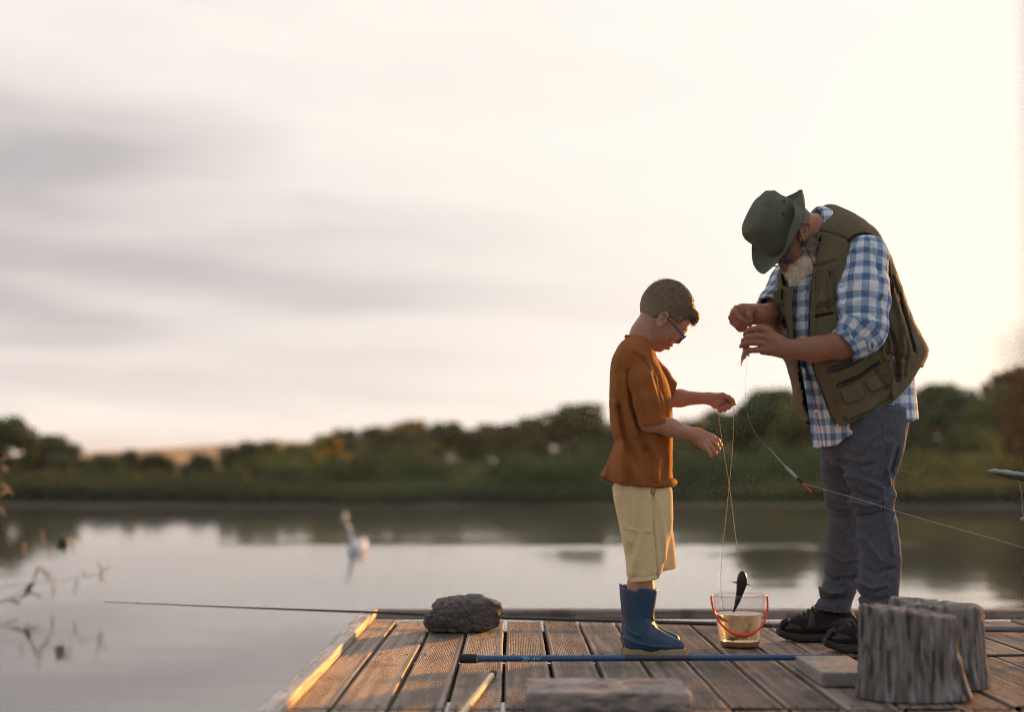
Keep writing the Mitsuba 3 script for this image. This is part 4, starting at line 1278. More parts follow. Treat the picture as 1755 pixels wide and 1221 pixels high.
prof = [(-0.004, 1.0), (0.004, 1.002), (0.012, 1.006), (0.020, 1.004), (0.024, 0.990), (0.04, 0.985), (0.06, 0.975), (0.08, 0.955), (0.10, 0.93), (0.115, 0.90), (0.126, 0.865), (0.133, 0.83), (0.1365, 0.79), (0.140, 0.70), (0.143, 0.5), (0.145, 0.25), (0.145, 0.02)]
outer = [crown_point(np.full(nt, h), rf, th) for h, rf in prof]
inner = [crown_point(np.full(nt, h - (0.003 if h > 0.13 else 0)), rf - 0.03 if rf > 0.1 else rf, th) for h, rf in prof][::-1]
v, f = hat_grid(outer + inner)
add('crown', trimesh.Trimesh(v, f, process=False), 'hat_cloth', hat, smooth=True)


def brim_point(w, t, off):
    lift = 0.016 + 0.044 * np.sin(t) ** 2 - 0.010 * np.cos(t) + 0.005 * np.sin(3 * t + 1) + 0.003 * np.sin(7 * t)
    L = 0.071 + 0.004 * np.sin(2 * t) - 0.014 * np.clip(-np.cos(t), 0, 1) ** 2
    ang = np.arcsin(np.clip(lift / L, -0.95, 0.95)) * (0.55 + 0.45 * w)
    out, up = L * w * np.cos(ang), L * w * np.sin(ang)
    up = up + 0.0006 * math.sin(w * 2 * math.pi * 8)
    nrm = np.stack([-np.sin(ang), np.cos(ang)], -1) * off
    f = (0.1085 + out + nrm[:, 0]) * np.cos(t)
    s = (0.092 + out + nrm[:, 0]) * np.sin(t)
    return mC + (cf + f)[:, None] * mF + s[:, None] * mS + (up + nrm[:, 1] - 0.002)[:, None] * mU


ws = np.linspace(0, 1, 34)
v, f = hat_grid([brim_point(w, th, 0.0015) for w in ws] + [brim_point(1.008, th, 0.0)] + [brim_point(w, th, -0.0015) for w in ws[::-1]] + [brim_point(0, th, 0.0015)])
add('brim', trimesh.Trimesh(v, f, process=False), 'hat_cloth', hat, smooth=True)
for t_, h in ((2.15, 0.085), (1.62, 0.075)):
    a = mC + (cf + 0.1085 * 0.955 * math.cos(t_)) * mF + 0.092 * 0.955 * math.sin(t_) * mS + h * mU
    nn = unit(math.cos(t_) / 0.1085 * mF + math.sin(t_) / 0.092 * mS)
    e1 = unit(np.cross(nn, mU))
    e2 = np.cross(nn, e1)
    add('eyelet', tube([a + nn * 0.002 + 0.0042 * (math.cos(q) * e1 + math.sin(q) * e2) for q in np.linspace(0, 2 * np.pi, 15)], 0.0016, 6), 'zip_black', hat, smooth=True)
add('chin_cord', tube(spline([M_(1367, 393, -0.195), M_(1374, 408, -0.197), M_(1384, 430, -0.190), M_(1395, 457, -0.172), M_(1393, 470, -0.14), M_(1388, 476, -0.10)], 24), 0.0018, 6), 'cord_dark', hat, smooth=True)

# shirt: trunk, collar and sleeves
def cyl_uv(mesh, cx, cy, scale=0.22, skew=0.0):
    v = np.array(mesh.vertices)
    a = np.arctan2(v[:, 0] - cx, -(v[:, 1] - cy))
    return np.stack([a * scale + skew * v[:, 2], v[:, 2]], 1)


shirt_rows = [(430, 1375, 1505), (480, 1348, 1520), (520, 1345, 1535), (560, 1345, 1548), (600, 1352, 1556), (620, 1363, 1561), (660, 1379, 1565), (690, 1388, 1567), (720, 1394, 1570), (745, 1399, 1572), (790, 1403, 1574)]
S = Sdf()
S.rows(shirt_rows, YM - 0.02, [0.13, 0.16, 0.175, 0.185, 0.19, 0.19, 0.185, 0.182, 0.182, 0.183, 0.185], k=0.02)
S.warp(folds([([(1420, 700), (1430, 740), (1432, 768)], 0.010, 0.006), ([(1470, 705), (1476, 745)], 0.010, -0.006), ([(1510, 690), (1520, 722)], 0.010, 0.007), ([(1540, 660), (1545, 718)], 0.010, -0.008), ([(1556, 660), (1562, 722)], 0.008, 0.006),
              ([(1384, 622), (1398, 690), (1412, 765)], 0.003, 0.003), ([(1400, 640), (1412, 700), (1424, 765)], 0.003, -0.003)], YM - 0.2, YM))
S.warp(rough(0.006, 7.0, 21, (1, 1, 0.5)))
S.warp(hem([(1395, 774), (1405, 771), (1441, 763), (1452, 751), (1472, 741), (1494, 732), (1534, 717), (1548, 718), (1565, 724), (1580, 719)], YM - 0.19, 0.009, 0.04))
ms = S.mesh(0.005)
shirt = add('shirt', ms, 'plaid_cloth', man, smooth=True, uv=cyl_uv(ms, M_(1460, 600)[0], YM), label='blue and white checked shirt')
SHIRT = S
# collar
cc, nx = M_(1405, 401, -0.035), unit([-0.90, -0.22, 0.30])
ca = unit(np.array([0.35, 0.0, 0.93]) - nx * (np.array([0.35, 0.0, 0.93]) @ nx))
cb = np.cross(nx, ca)
tt = np.linspace(0.35, 2 * np.pi - 0.35, 60) + np.pi   # open at the throat


def collar_row(off, rad, wav=0.0):
    return [cc + nx * (off + 0.010 * math.cos(t)) + (rad + wav * math.sin(5 * t)) * (1.0 * math.cos(t) * ca + 0.94 * math.sin(t) * cb) for t in tt]


rows_ = [collar_row(0.030, 0.078), collar_row(0.034, 0.083), collar_row(0.030, 0.091), collar_row(0.012, 0.099, 0.002), collar_row(-0.014, 0.106, 0.003), collar_row(-0.015, 0.101, 0.003), collar_row(0.008, 0.094), collar_row(0.0, 0.082), collar_row(-0.02, 0.08), collar_row(-0.02, 0.076), collar_row(0.030, 0.076)]
v = np.array(rows_).reshape(-1, 3)
i, j = np.meshgrid(np.arange(len(rows_) - 1), np.arange(59), indexing='ij')
f = np.stack([i * 60 + j, i * 60 + j + 1, (i + 1) * 60 + j + 1, (i + 1) * 60 + j], -1).reshape(-1, 4)
add('collar', (v, f), 'plaid_cloth', shirt, smooth=True, uv=np.stack([np.tile(np.linspace(0, 0.56, 60), len(rows_)), np.repeat(np.linspace(0, 0.13, len(rows_)), 60)], 1))


def sleeve_uv(mesh, pts, ref):
    v, best = np.array(mesh.vertices), None
    pts = np.array(pts)
    s0 = 0.0
    out, dist = np.zeros((len(v), 2)), np.full(len(v), 9.0)
    for a, b in zip(pts[:-1], pts[1:]):
        d = b - a
        L = np.linalg.norm(d)
        d = d / L
        e1 = unit(ref - d * (ref @ d))
        e2 = np.cross(d, e1)
        t = np.clip((v - a) @ d, 0, L)
        q = v - a - t[:, None] * d
        r_ = np.linalg.norm(q, axis=1)
        m = r_ < dist
        out[m] = np.stack([np.arctan2(q @ e2, q @ e1) * 0.083, s0 + (v - a) @ d], 1)[m]
        dist = np.minimum(dist, r_)
        s0 += L
    return out


arm = [M_(1482, 440, -0.175), M_(1480, 500, -0.215), M_(1478, 560, -0.235), M_(1450, 590, -0.243)]
S = Sdf()
S.chain([M_(1468, 432, -0.15)] + [M_(1484, 440, -0.175), M_(1479, 500, -0.215), M_(1479, 556, -0.235), M_(1476, 574, -0.24), M_(1444, 594, -0.245)], [0.055, 0.072, 0.085, 0.080, 0.066, 0.056], k=0.025)
S.cap(M_(1500, 575, -0.235), M_(1506, 520, -0.22), 0.030, 0.035, k=0.03)
S.warp(folds([([(1440, 545), (1470, 535), (1505, 548)], 0.008, -0.006), ([(1445, 520), (1480, 515), (1510, 505)], 0.010, 0.006), ([(1450, 490), (1480, 480), (1512, 470)], 0.010, -0.005), ([(1500, 420), (1512, 470), (1505, 530)], 0.008, -0.007),
              ([(1456, 425), (1474, 430), (1498, 426)], 0.004, -0.004), ([(1490, 560), (1482, 580), (1490, 600)], 0.007, 0.006), ([(1446, 440), (1442, 480), (1444, 520)], 0.008, 0.005), ([(1470, 556), (1480, 570), (1476, 600)], 0.005, -0.005)], YM - 0.29, None, 1.4))
S.warp(rough(0.006, 14.0, 31))
S.warp(rough(0.003, 30.0, 37))
pc, pn = M_(1446.5, 593.5, -0.24), unit([-0.80, -0.10, -0.60])
S.warp(lambda p, d: np.maximum(np.where((p - pc) @ pn > -0.035, np.maximum(d, -(d + 0.009)), d), (p - pc) @ pn))
m = S.mesh(0.0042)
ns = add('sleeve', m, 'plaid_cloth', shirt, smooth=True, uv=sleeve_uv(m, arm, np.array([0.0, -1.0, 0.0])))
NEAR_SLEEVE = S
S = Sdf()
S.chain([M_(1490, 566, -0.238), M_(1476, 576, -0.24), M_(1443, 595, -0.245)], [0.058, 0.068, 0.061], k=0.02)
S.warp(folds([([(1432, 560), (1455, 590), (1476, 620)], 0.005, 0.003)], YM - 0.29))
S.warp(rough(0.004, 18.0, 33))
S.warp(lambda p, d: np.maximum(np.maximum(d, -(d + 0.008)), np.maximum((p - pc) @ pn - 0.004, -(p - pc) @ pn - 0.056 + 0.012 * np.sin(p[:, 0] * 60))))
m = S.mesh(0.004)
add('cuff', m, 'plaid_cloth', ns, smooth=True, uv=sleeve_uv(m, [M_(1490, 566, -0.238), M_(1443, 595, -0.245)], np.array([0.0, -1.0, 0.0])) + 0.02)
disc = trimesh.creation.cylinder(0.0062, 0.003, sections=16)
disc.apply_transform(frame(M_(1477.5, 569, -0.312), [1, 0, 0], [0, 0, 1], [0, -1, 0]))
add('button', disc, 'button_pearl', ns, smooth=30)
S = Sdf()
S.chain([M_(1378, 440, 0.13), M_(1350, 482, 0.14), M_(1328, 522, 0.08), M_(1318, 532, 0.05)], [0.060, 0.062, 0.058, 0.056], k=0.02)
S.warp(rough(0.006, 16.0, 41))
fc, fn_ = M_(1321, 525, 0.06), unit([-0.35, -0.45, -0.80])
S.warp(lambda p, d: np.maximum(np.where((p - fc) @ fn_ > -0.05, np.maximum(d, -(d + 0.009)), d), (p - fc) @ fn_))
m = S.mesh(0.0045)
add('sleeve', m, 'plaid_cloth', shirt, smooth=True, uv=sleeve_uv(m, [M_(1378, 440, 0.13), M_(1318, 532, 0.05)], np.array([0.0, -1.0, 0.0])))

# vest
vest_rows = [(352, 1412, 1432), (360, 1400, 1448), (370, 1390, 1466), (380, 1386, 1480), (400, 1372, 1499), (430, 1355, 1516), (460, 1338, 1527), (480, 1335, 1534), (500, 1334, 1541), (530, 1332, 1553), (560, 1330, 1566), (585, 1333, 1579), (600, 1338, 1586), (620, 1348, 1582), (640, 1355, 1574), (660, 1360, 1567), (680, 1364, 1562), (700, 1372, 1556), (735, 1385, 1545)]
vry = [0.03, 0.055, 0.085, 0.110, 0.150, 0.182, 0.198, 0.203, 0.206, 0.21, 0.212, 0.213, 0.213, 0.21, 0.205, 0.203, 0.202, 0.20, 0.20]
S = Sdf()
S.rows(vest_rows, YM - 0.02, vry, k=0.02, n=2.3)
S.warp(folds([([(1530, 480), (1545, 540), (1550, 600), (1545, 640)], 0.010, 0.010), ([(1518, 545), (1534, 590), (1540, 650)], 0.009, -0.010), ([(1540, 470), (1560, 540), (1572, 600)], 0.006, -0.007),
              ([(1512, 600), (1524, 640), (1530, 680)], 0.009, 0.009), ([(1500, 590), (1520, 610), (1550, 615)], 0.010, -0.006), ([(1550, 560), (1562, 600), (1556, 640)], 0.007, 0.008),
              ([(1400, 385), (1440, 400), (1460, 412)], 0.004, -0.004), ([(1400, 455), (1420, 450), (1436, 446)], 0.004, -0.004), ([(1395, 460), (1398, 520), (1394, 575)], 0.008, 0.006), ([(1420, 470), (1416, 500), (1422, 530)], 0.007, -0.005),
              ([(1352, 510), (1350, 560), (1356, 600)], 0.006, -0.007), ([(1340, 540), (1344, 580)], 0.006, 0.006), ([(1370, 490), (1374, 540)], 0.006, 0.005),
              ([(1428, 640), (1440, 690), (1446, 728)], 0.008, 0.005), ([(1500, 640), (1516, 665)], 0.008, -0.007), ([(1522, 555), (1526, 600), (1514, 640)], 0.007, 0.008)], YM - 0.22, YM, 2.1))
S.warp(rough(0.007, 6.0, 51, (1, 1, 0.6)))
S.warp(rough(0.006, 15.0, 57, (1, 1, 0.7)))
S.warp(rough(0.003, 34.0, 58, (1, 1, 0.6)))
VY = YM - 0.20
oL = px_line([(1412, 400), (1378, 455), (1366, 480), (1364, 530), (1366, 578), (1377, 622), (1388, 680), (1394, 715), (1400, 760)], VY)
oR = px_line([(1413, 400), (1398, 450), (1391, 480), (1388, 530), (1388, 578), (1394, 620), (1406, 659), (1420, 700), (1436, 730), (1444, 760)], VY)


def opening(p, d):
    """The shell of the vest, open down the front, round the neck and at the lower hem."""
    d = np.maximum(d, -(d + 0.010))
    xl, xr = np.interp(-p[:, 2], -oL[:, 1], oL[:, 0]), np.interp(-p[:, 2], -oR[:, 1], oR[:, 0])
    gap = np.maximum(np.maximum(xl - p[:, 0], p[:, 0] - xr), p[:, 1] - (YM - 0.06))
    gap = np.where(p[:, 2] > oL[0, 1], 1, gap)
    neck = (np.linalg.norm(np.cross(p - (cc + nx * 0.0), nx), axis=1) - 0.094)
    neck = np.where((p - cc) @ nx > -0.06, neck, 1)
    chin = np.linalg.norm(p - K(0.104, -0.112, 0.0), axis=1) - 0.074
    return np.maximum(np.maximum(d, -chin), np.maximum(-gap, -neck))


vest_solid = Sdf()
vest_solid.ops = list(S.ops)
S.warp(opening)
S.warp(hem([(1350, 690), (1366, 690), (1380, 703), (1391, 714), (1420, 728), (1440, 731), (1452, 729), (1462, 723), (1490, 712), (1530, 690), (1567, 655), (1590, 625)], VY, 0, 0))
vest = add('vest', S.mesh(0.0045), 'vest_cloth', man, smooth=True, label='olive brown fishing vest with many pockets')
VEST = S


def vpart(name, poly, thick, bsdf='vest_cloth', parent=vest, **kw):
    return add(name, patch(poly, VY, thick, vest_solid, **kw), bsdf, parent, smooth=40)


pk1 = vpart('chest_pocket', [(1398, 470), (1424, 462), (1428, 520), (1422, 527), (1396, 526)], 0.010)
add('flap', patch([(1404, 463), (1418, 456), (1425, 505), (1422, 519), (1409, 523), (1397, 521)], VY, 0.020, vest_solid), 'vest_cloth', pk1, smooth=40)
zp = vpart('zip_pocket', [(1391, 545), (1432, 538), (1433, 566), (1420, 577), (1390, 578)], 0.007)
add('zip', patch([(1392, 546), (1394, 541), (1426, 535), (1426, 540), (1400, 546)], VY, 0.010, vest_solid, edge=0.002), 'zip_black', zp, smooth=40)
fpk = vpart('chest_pocket', [(1335, 492), (1352, 486), (1356, 512), (1348, 520), (1338, 508)], 0.014)
fpz = vpart('zip', [(1343, 528), (1347, 530), (1357, 556), (1361, 580), (1357, 580), (1350, 556)], 0.005, 'zip_black', edge=0.002)
vpart('zip', [(1416, 636), (1420, 630), (1448, 623), (1468, 610), (1500, 592), (1502, 597), (1470, 622), (1446, 634), (1419, 641)], 0.004, 'zip_black', edge=0.003)
big = vpart('lower_pocket', [(1425, 668), (1434, 661), (1470, 645), (1504, 618), (1522, 628), (1528, 660), (1518, 684), (1490, 704), (1450, 722), (1440, 715)], 0.016)
add('zip', patch([(1429, 668), (1431, 660), (1468, 643), (1504, 619), (1507, 625), (1470, 651), (1440, 665)], VY, 0.024, vest_solid, edge=0.003), 'zip_black', big, smooth=40)
add('flap', patch([(1433, 668), (1470, 655), (1474, 661), (1478, 679), (1470, 688), (1452, 694), (1442, 692)], VY, 0.026, vest_solid), 'vest_cloth', big, smooth=40)
add('flap', patch([(1474, 655), (1508, 633), (1522, 641), (1526, 656), (1516, 666), (1490, 676), (1484, 673)], VY, 0.026, vest_solid), 'vest_cloth', big, smooth=40)
add('zip', line_on([(1390, 482), (1388.5, 530), (1388.5, 578), (1395, 620), (1407, 659), (1421, 700), (1435, 728)], VY, 0.0035, VEST, 40, 0.002), 'zip_black', vest, smooth=True, label='front zip of the vest')
add('zip_pull', tube([M_(1434, 727, -0.235), M_(1438, 735, -0.236)], 0.0022, 6), 'metal_zip', vest, smooth=True)
add('binding', line_on([(1404, 450), (1399, 460), (1391, 482), (1389.5, 530), (1389.5, 576)], VY, 0.0030, VEST, 30), 'vest_cloth', vest, smooth=True)
add('binding', line_on([(1450, 416), (1458, 408), (1474, 401), (1492, 402), (1508, 412), (1518, 430), (1524, 455), (1525, 490), (1521, 520)], YM - 0.17, 0.0042, VEST, 40, 0.006), 'vest_dark', vest, smooth=True)
add('zip', line_on([(1537, 505), (1545, 545), (1556, 590), (1560, 610)], YM - 0.1, 0.0028, VEST, 24, 0.002), 'zip_black', vest, smooth=True)
add('zip_pull', tube([M_(1539, 505, -0.155), M_(1542, 516, -0.155)], 0.0028, 6), 'metal_zip', vest, smooth=True)
# shirt front: button strip and buttons
pl = add('button_strip', patch([(1376, 470), (1386, 470), (1384, 530), (1384, 575), (1391, 622), (1402, 690), (1412, 764), (1402, 768), (1392, 690), (1381, 622), (1374, 575), (1374, 530)], YM - 0.2, 0.004, SHIRT), 'plaid_cloth', shirt, smooth=False)
v = np.array(meshkit.WRITTEN[scene[pl]['filename']][0], float)
scene[pl] = mikit.ply((v, meshkit.WRITTEN[scene[pl]['filename']][1]), 'plaid_cloth', smooth=True, uv=np.stack([v[:, 0] + 0.012, v[:, 2]], 1))
for x, y in ((1386, 497), (1374.5, 539), (1399, 705)):
    b = patch([(x + 2.6 * math.cos(t), y + 2.6 * math.sin(t)) for t in np.linspace(0, 2 * np.pi, 14)[:-1]], YM - 0.2, 0.007, SHIRT, step=0.003, edge=0.002)
    add('button', b, 'button_pearl', shirt, smooth=40)

# jeans
near_rows = [(700, 1440, 1552), (725, 1446, 1551), (745, 1449, 1550.5), (768, 1450, 1548), (790, 1450, 1543), (808, 1450, 1537), (821, 1452, 1532), (834, 1454, 1531), (848, 1457, 1534.5), (861, 1459, 1532), (872, 1462, 1531), (886, 1467, 1534), (909, 1472, 1538), (932, 1474, 1541), (954, 1475, 1543), (980, 1473, 1543), (1000, 1470.5, 1542), (1020, 1471, 1540), (1045, 1475, 1536), (1075, 1479, 1531)]
far_rows = [(700, 1404, 1500), (745, 1405, 1500), (772, 1406, 1498), (790, 1407, 1494), (812, 1408, 1488), (835, 1410.5, 1482), (861, 1413.5, 1478), (874, 1421.5, 1476), (890, 1420, 1478), (909, 1418.5, 1480), (932, 1416, 1481), (954, 1414.5, 1480), (975, 1414.5, 1477), (989, 1413, 1474), (1004, 1410, 1470), (1014, 1405, 1467), (1022, 1405.5, 1464), (1030, 1403, 1461), (1040, 1398, 1458.5), (1060, 1393, 1457)]
S = Sdf()
S.rows(near_rows, YM - 0.125, [-0.98] * len(near_rows), k=0.012, n=2.15)
S.rows([(680, 1406, 1553), (720, 1405, 1553), (750, 1408, 1549), (800, 1425, 1530)], YM - 0.02, [0.17, 0.17, 0.15, 0.08], k=0.04)
nf = [([(1512, 725), (1516, 780), (1511, 830), (1518, 890), (1527, 950), (1524, 1030)], 0.0035, 0.0035), ([(1455, 790), (1475, 800), (1500, 795)], 0.007, -0.006), ([(1452, 815), (1480, 822), (1515, 838)], 0.008, 0.007), ([(1458, 835), (1480, 850), (1505, 858)], 0.008, -0.007),
      ([(1462, 862), (1490, 868), (1520, 858)], 0.007, 0.007), ([(1470, 890), (1495, 884), (1525, 876)], 0.008, -0.007), ([(1530, 760), (1520, 800), (1528, 830)], 0.007, 0.008), ([(1540, 770), (1530, 810)], 0.006, -0.007), ([(1472, 920), (1490, 930), (1510, 960)], 0.009, 0.005),
      ([(1476, 970), (1500, 985), (1535, 975)], 0.008, -0.005), ([(1474, 1000), (1495, 1010), (1520, 1004)], 0.008, 0.007), ([(1478, 1022), (1500, 1032), (1525, 1026)], 0.008, -0.006), ([(1538, 880), (1526, 910), (1535, 950)], 0.006, 0.005), ([(1448, 760), (1470, 775), (1505, 745)], 0.008, 0.004)]
S.warp(folds(nf, YM - 0.21, YM - 0.06, 1.9))
S2 = Sdf()
S2.rows(far_rows, YM + 0.19, [-0.98] * len(far_rows), k=0.012, n=2.15)
ff = [([(1455, 900), (1452, 960), (1446, 1000), (1436, 1052)], 0.003, 0.003), ([(1410, 800), (1430, 812), (1455, 818)], 0.007, 0.006), ([(1410, 830), (1432, 838), (1455, 850)], 0.007, -0.006), ([(1414, 862), (1435, 874), (1460, 872)], 0.006, 0.007), ([(1422, 885), (1440, 890), (1462, 885)], 0.006, -0.006),
      ([(1420, 950), (1445, 965), (1470, 960)], 0.008, 0.005), ([(1412, 985), (1435, 996), (1466, 990)], 0.006, -0.008), ([(1406, 1006), (1425, 1020), (1440, 1018), (1462, 1005)], 0.006, 0.010), ([(1402, 1024), (1420, 1032), (1450, 1026)], 0.006, -0.008), ([(1445, 1000), (1460, 985), (1472, 975)], 0.006, 0.006)]
S2.warp(folds(ff, YM + 0.10, YM + 0.21, 1.8))
for s_, sd in ((S, 61), (S2, 62)):
    s_.warp(rough(0.005, 10.0, sd, (1, 1, 0.5)))
    s_.warp(rough(0.0035, 24.0, sd + 5, (1, 1, 1.3)))
S.warp(hem([(1440, 1068), (1476, 1068), (1540, 1066), (1560, 1066)], YM - 0.2, 0.009, 0.04))
S2.warp(hem([(1380, 1043), (1395, 1046), (1425, 1052), (1457, 1055), (1480, 1054)], YM + 0.095, 0.009, 0.03))
JE = S
jeans = add('jeans', S.mesh(0.0045), 'denim', man, smooth=True, label='grey blue faded jeans')
add('leg', S2.mesh(0.0045), 'denim', jeans, smooth=True)
add('side_seam', line_on([(1514, 722), (1517, 780), (1513, 830), (1519, 890), (1528, 950), (1526, 1030)], YM - 0.21, 0.0018, S, 50, 0.0003), 'denim_seam', jeans, smooth=True)
add('side_seam', line_on([(1457, 890), (1455, 950), (1449, 1000), (1438, 1050)], YM + 0.095, 0.0018, S2, 40, 0.0003), 'denim_seam', jeans, smooth=True)
add('cuff', line_on([(1402, 1042), (1425, 1046), (1450, 1048)], YM + 0.095, 0.0016, S2, 24, 0.0003), 'denim_seam', jeans, smooth=True)


# shoes
def shoe(x_toe, Y, L=0.295):
    """A low trail shoe pointing to -x; returns upper, midsole, sole lugs, panels and laces in world coordinates."""
    xt = P(x_toe, 1090, Y)[0]
    X = lambda t: xt + L * t
    w = lambda t: np.interp(t, [0, 0.05, 0.2, 0.35, 0.6, 0.85, 0.95, 1], [0.020, 0.036, 0.049, 0.050, 0.040, 0.037, 0.031, 0.015])
    S = Sdf()
    for t0, t1, z0, z1, r0, r1 in ((0.12, 0.30, 0.040, 0.050, 0.029, 0.036), (0.30, 0.50, 0.052, 0.066, 0.038, 0.038), (0.50, 0.72, 0.066, 0.070, 0.038, 0.038), (0.72, 0.88, 0.062, 0.062, 0.036, 0.034)):
        S.cap([X(t0), Y, z0], [X(t1), Y, z1], r0, r1, k=0.03, flat=((0, 1, 0), 1.18))
    S.cap([X(0.50), Y, 0.085], [X(0.80), Y, 0.090], 0.034, 0.036, k=0.03)
    S.warp(lambda p, d: np.maximum(d, 0.026 - p[:, 2] + 0.010 * np.clip(((X(0.14) - p[:, 0]) / 0.04), 0, 1)))
    S.warp(rough(0.0018, 40, 71))
    S.ops.append((lambda p, d: np.maximum(d, p[:, 2] - np.interp(p[:, 0], [X(0.4), X(0.55), X(0.8), X(1)], [0.2, 0.118, 0.105, 0.112])), None, None, 0, 'warp'))
    from shapely.geometry import Polygon
    t = np.linspace(0, 1, 26)

    def slab(grow, z0, z1, toe):
        pg = Polygon(np.vstack([np.stack([X(t), Y - w(t) - grow], 1), np.stack([X(t), Y + w(t) + grow], 1)[::-1]])).buffer(0.003)
        m = trimesh.creation.extrude_polygon(pg, z1 - z0, engine='earcut')
        m.apply_translation([0, 0, z0])
        v = m.vertices.copy()
        k = (v[:, 0] - xt) / L
        v[:, 2] += toe * np.clip((0.22 - k) / 0.22, 0, 1) ** 1.6
        m.vertices = v
        return m
    mid = slab(0.001, 0.0115, 0.027, 0.018)
    lugs = [slab(0.0025, 0.005, 0.0125, 0.020)]
    for k in range(15):
        u = 0.03 + 0.94 * k / 14
        b = rbox(0.011, 2 * float(w(u)) + 0.005, 0.008, 0.0012)
        b.apply_translation([X(u), Y, 0.004 + 0.020 * max(0, (0.22 - u) / 0.22) ** 1.6])
        lugs.append(b)
    return S, mid, cat(*lugs), X


for xt, Y, lab in ((1333.5, YM + 0.19, 'dark trail shoe of the far foot'), (1413.5, YM - 0.125, 'dark trail shoe half hidden by the stump')):
    S, mid, lugs, X = shoe(xt, Y)
    k_ = add('shoe', S.mesh(0.0038), 'shoe_cloth', man, smooth=True, label=lab)
    add('midsole', mid, 'shoe_midsole', k_, smooth=35)
    add('sole', lugs, 'shoe_sole', k_, smooth=35)

    def px_of(x, z):
        d = Y - 0.04
        return (877.5 + x / d * FPX * 0.9967, 808 - (z - CAM_H) / d * FPX)
    toe = [px_of(X(t_), z) for t_, z in ((0.02, 0.045), (0.06, 0.070), (0.14, 0.082), (0.16, 0.060), (0.30, 0.052), (0.30, 0.040), (0.05, 0.038))]
    add('toe_cap', patch(toe, Y - 0.02, 0.0022, S, 0.005, 0.002), 'shoe_panel', k_, smooth=40)
    q = [px_of(X(t_), z) for t_, z in ((0.36, 0.042), (0.42, 0.095), (0.47, 0.098), (0.46, 0.050), (0.62, 0.055), (0.78, 0.082), (0.95, 0.080), (0.96, 0.046), (0.6, 0.040))]
    add('side_panel', patch(q, Y - 0.02, 0.0022, S, 0.005, 0.002), 'shoe_panel', k_, smooth=40)
    for j in range(5):
        t_ = 0.28 + 0.055 * j
        z = 0.092 + 0.0085 * j
        add('lace', tube(spline([[X(t_ + 0.02), Y - 0.034, z - 0.016], [X(t_), Y - 0.018, z + 0.001], [X(t_ - 0.01), Y + 0.002, z + 0.006], [X(t_), Y + 0.024, z - 0.002]], 10), 0.0026, 6), 'lace', k_, smooth=True)
# ------------------------------------------------------------------ things lying on the dock
def streaks(base0, base1, dark, sx, sz, pale=(0.42, 0.42, 0.46)):
    def f(p, n, uv):
        g = fbm(p.x * sx, p.y * sx, p.z * sz, 4)
        c = mix(base0, base1, smoothstep(0.3, 0.7, g))
        c = mix(c, pale, 0.7 * smoothstep(0.56, 0.72, fbm(p.x * sx * 0.45 + 9, p.y * sx * 0.45, p.z * sz * 0.5, 3)))
        return mix(c, dark, 0.8 * smoothstep(0.52, 0.68, fbm(p.x * sx * 0.7 + 3, p.y * sx * 0.7, p.z * sz * 1.3 + 5, 4)))
    return f


mat('stump_wood', streaks((0.088, 0.080, 0.083), (0.20, 0.185, 0.192), (0.016, 0.014, 0.014), 110, 8, (0.34, 0.34, 0.385)), 0.85, (lambda p, n, uv: fbm(p.x * 120, p.y * 120, p.z * 14, 4), 0.006), two=False)
mat('block_wood', streaks((0.17, 0.150, 0.148), (0.29, 0.25, 0.24), (0.075, 0.065, 0.063), 30, 60, (0.38, 0.33, 0.315)), 0.85, (lambda p, n, uv: fbm(p.x * 14, p.y * 110, p.z * 110, 4), 0.004), two=False)
mat('slab_stone', lambda p, n, uv: mix((0.17, 0.155, 0.15), (0.36, 0.325, 0.31), fbm(p.x * 75, p.y * 40, p.z * 75, 4)), 0.9, (lambda p, n, uv: fbm(p.x * 220, p.y * 220, p.z * 220, 3), 0.003), two=False)
mat('rock_stone', lambda p, n, uv: mix(mix((0.055, 0.052, 0.054), (0.125, 0.116, 0.118), fbm(p.x * 40, p.y * 40, p.z * 40, 4)), (0.22, 0.20, 0.19), 0.6 * smoothstep(0.6, 0.75, noise(p.x * 260, p.y * 260, p.z * 260))), 0.8,
    (lambda p, n, uv: fbm(p.x * 150, p.y * 150, p.z * 150, 4), 0.008), two=False)

S = Sdf()
rc = P(793, 1058, 5.60)
S.rows([(1024, 768, 826), (1029, 752, 846), (1036, 744, 856), (1046, 738, 859), (1056, 728, 858), (1066, 726, 857), (1074, 729, 851), (1081, 734, 828), (1090, 742, 800)], 5.60, [0.06, 0.078, 0.088, 0.092, 0.092, 0.088, 0.082, 0.07, 0.06], k=0, n=2.9)
for nrm, dst in (((-0.6, -0.5, 0.6), 0.118), ((0.5, -0.8, 0.3), 0.128), ((-0.1, -0.9, -0.4), 0.078), ((0.75, -0.5, -0.5), 0.122)):
    nrm = unit(nrm)
    S.warp(lambda p, d, nrm=nrm, dst=dst: -smin(-d, -((p - rc) @ nrm - dst), 0.014))
S.warp(rough(0.016, 12.0, 3)).warp(rough(0.014, 30.0, 5)).warp(rough(0.008, 75.0, 6))
S.warp(lambda p, d: np.maximum(d, 0.001 - p[:, 2]))
single('rock', S.mesh(0.0035), 'rock_stone', 'dark grey rough rock lying across the black rod near the left end of the dock', 'rock', smooth=True)


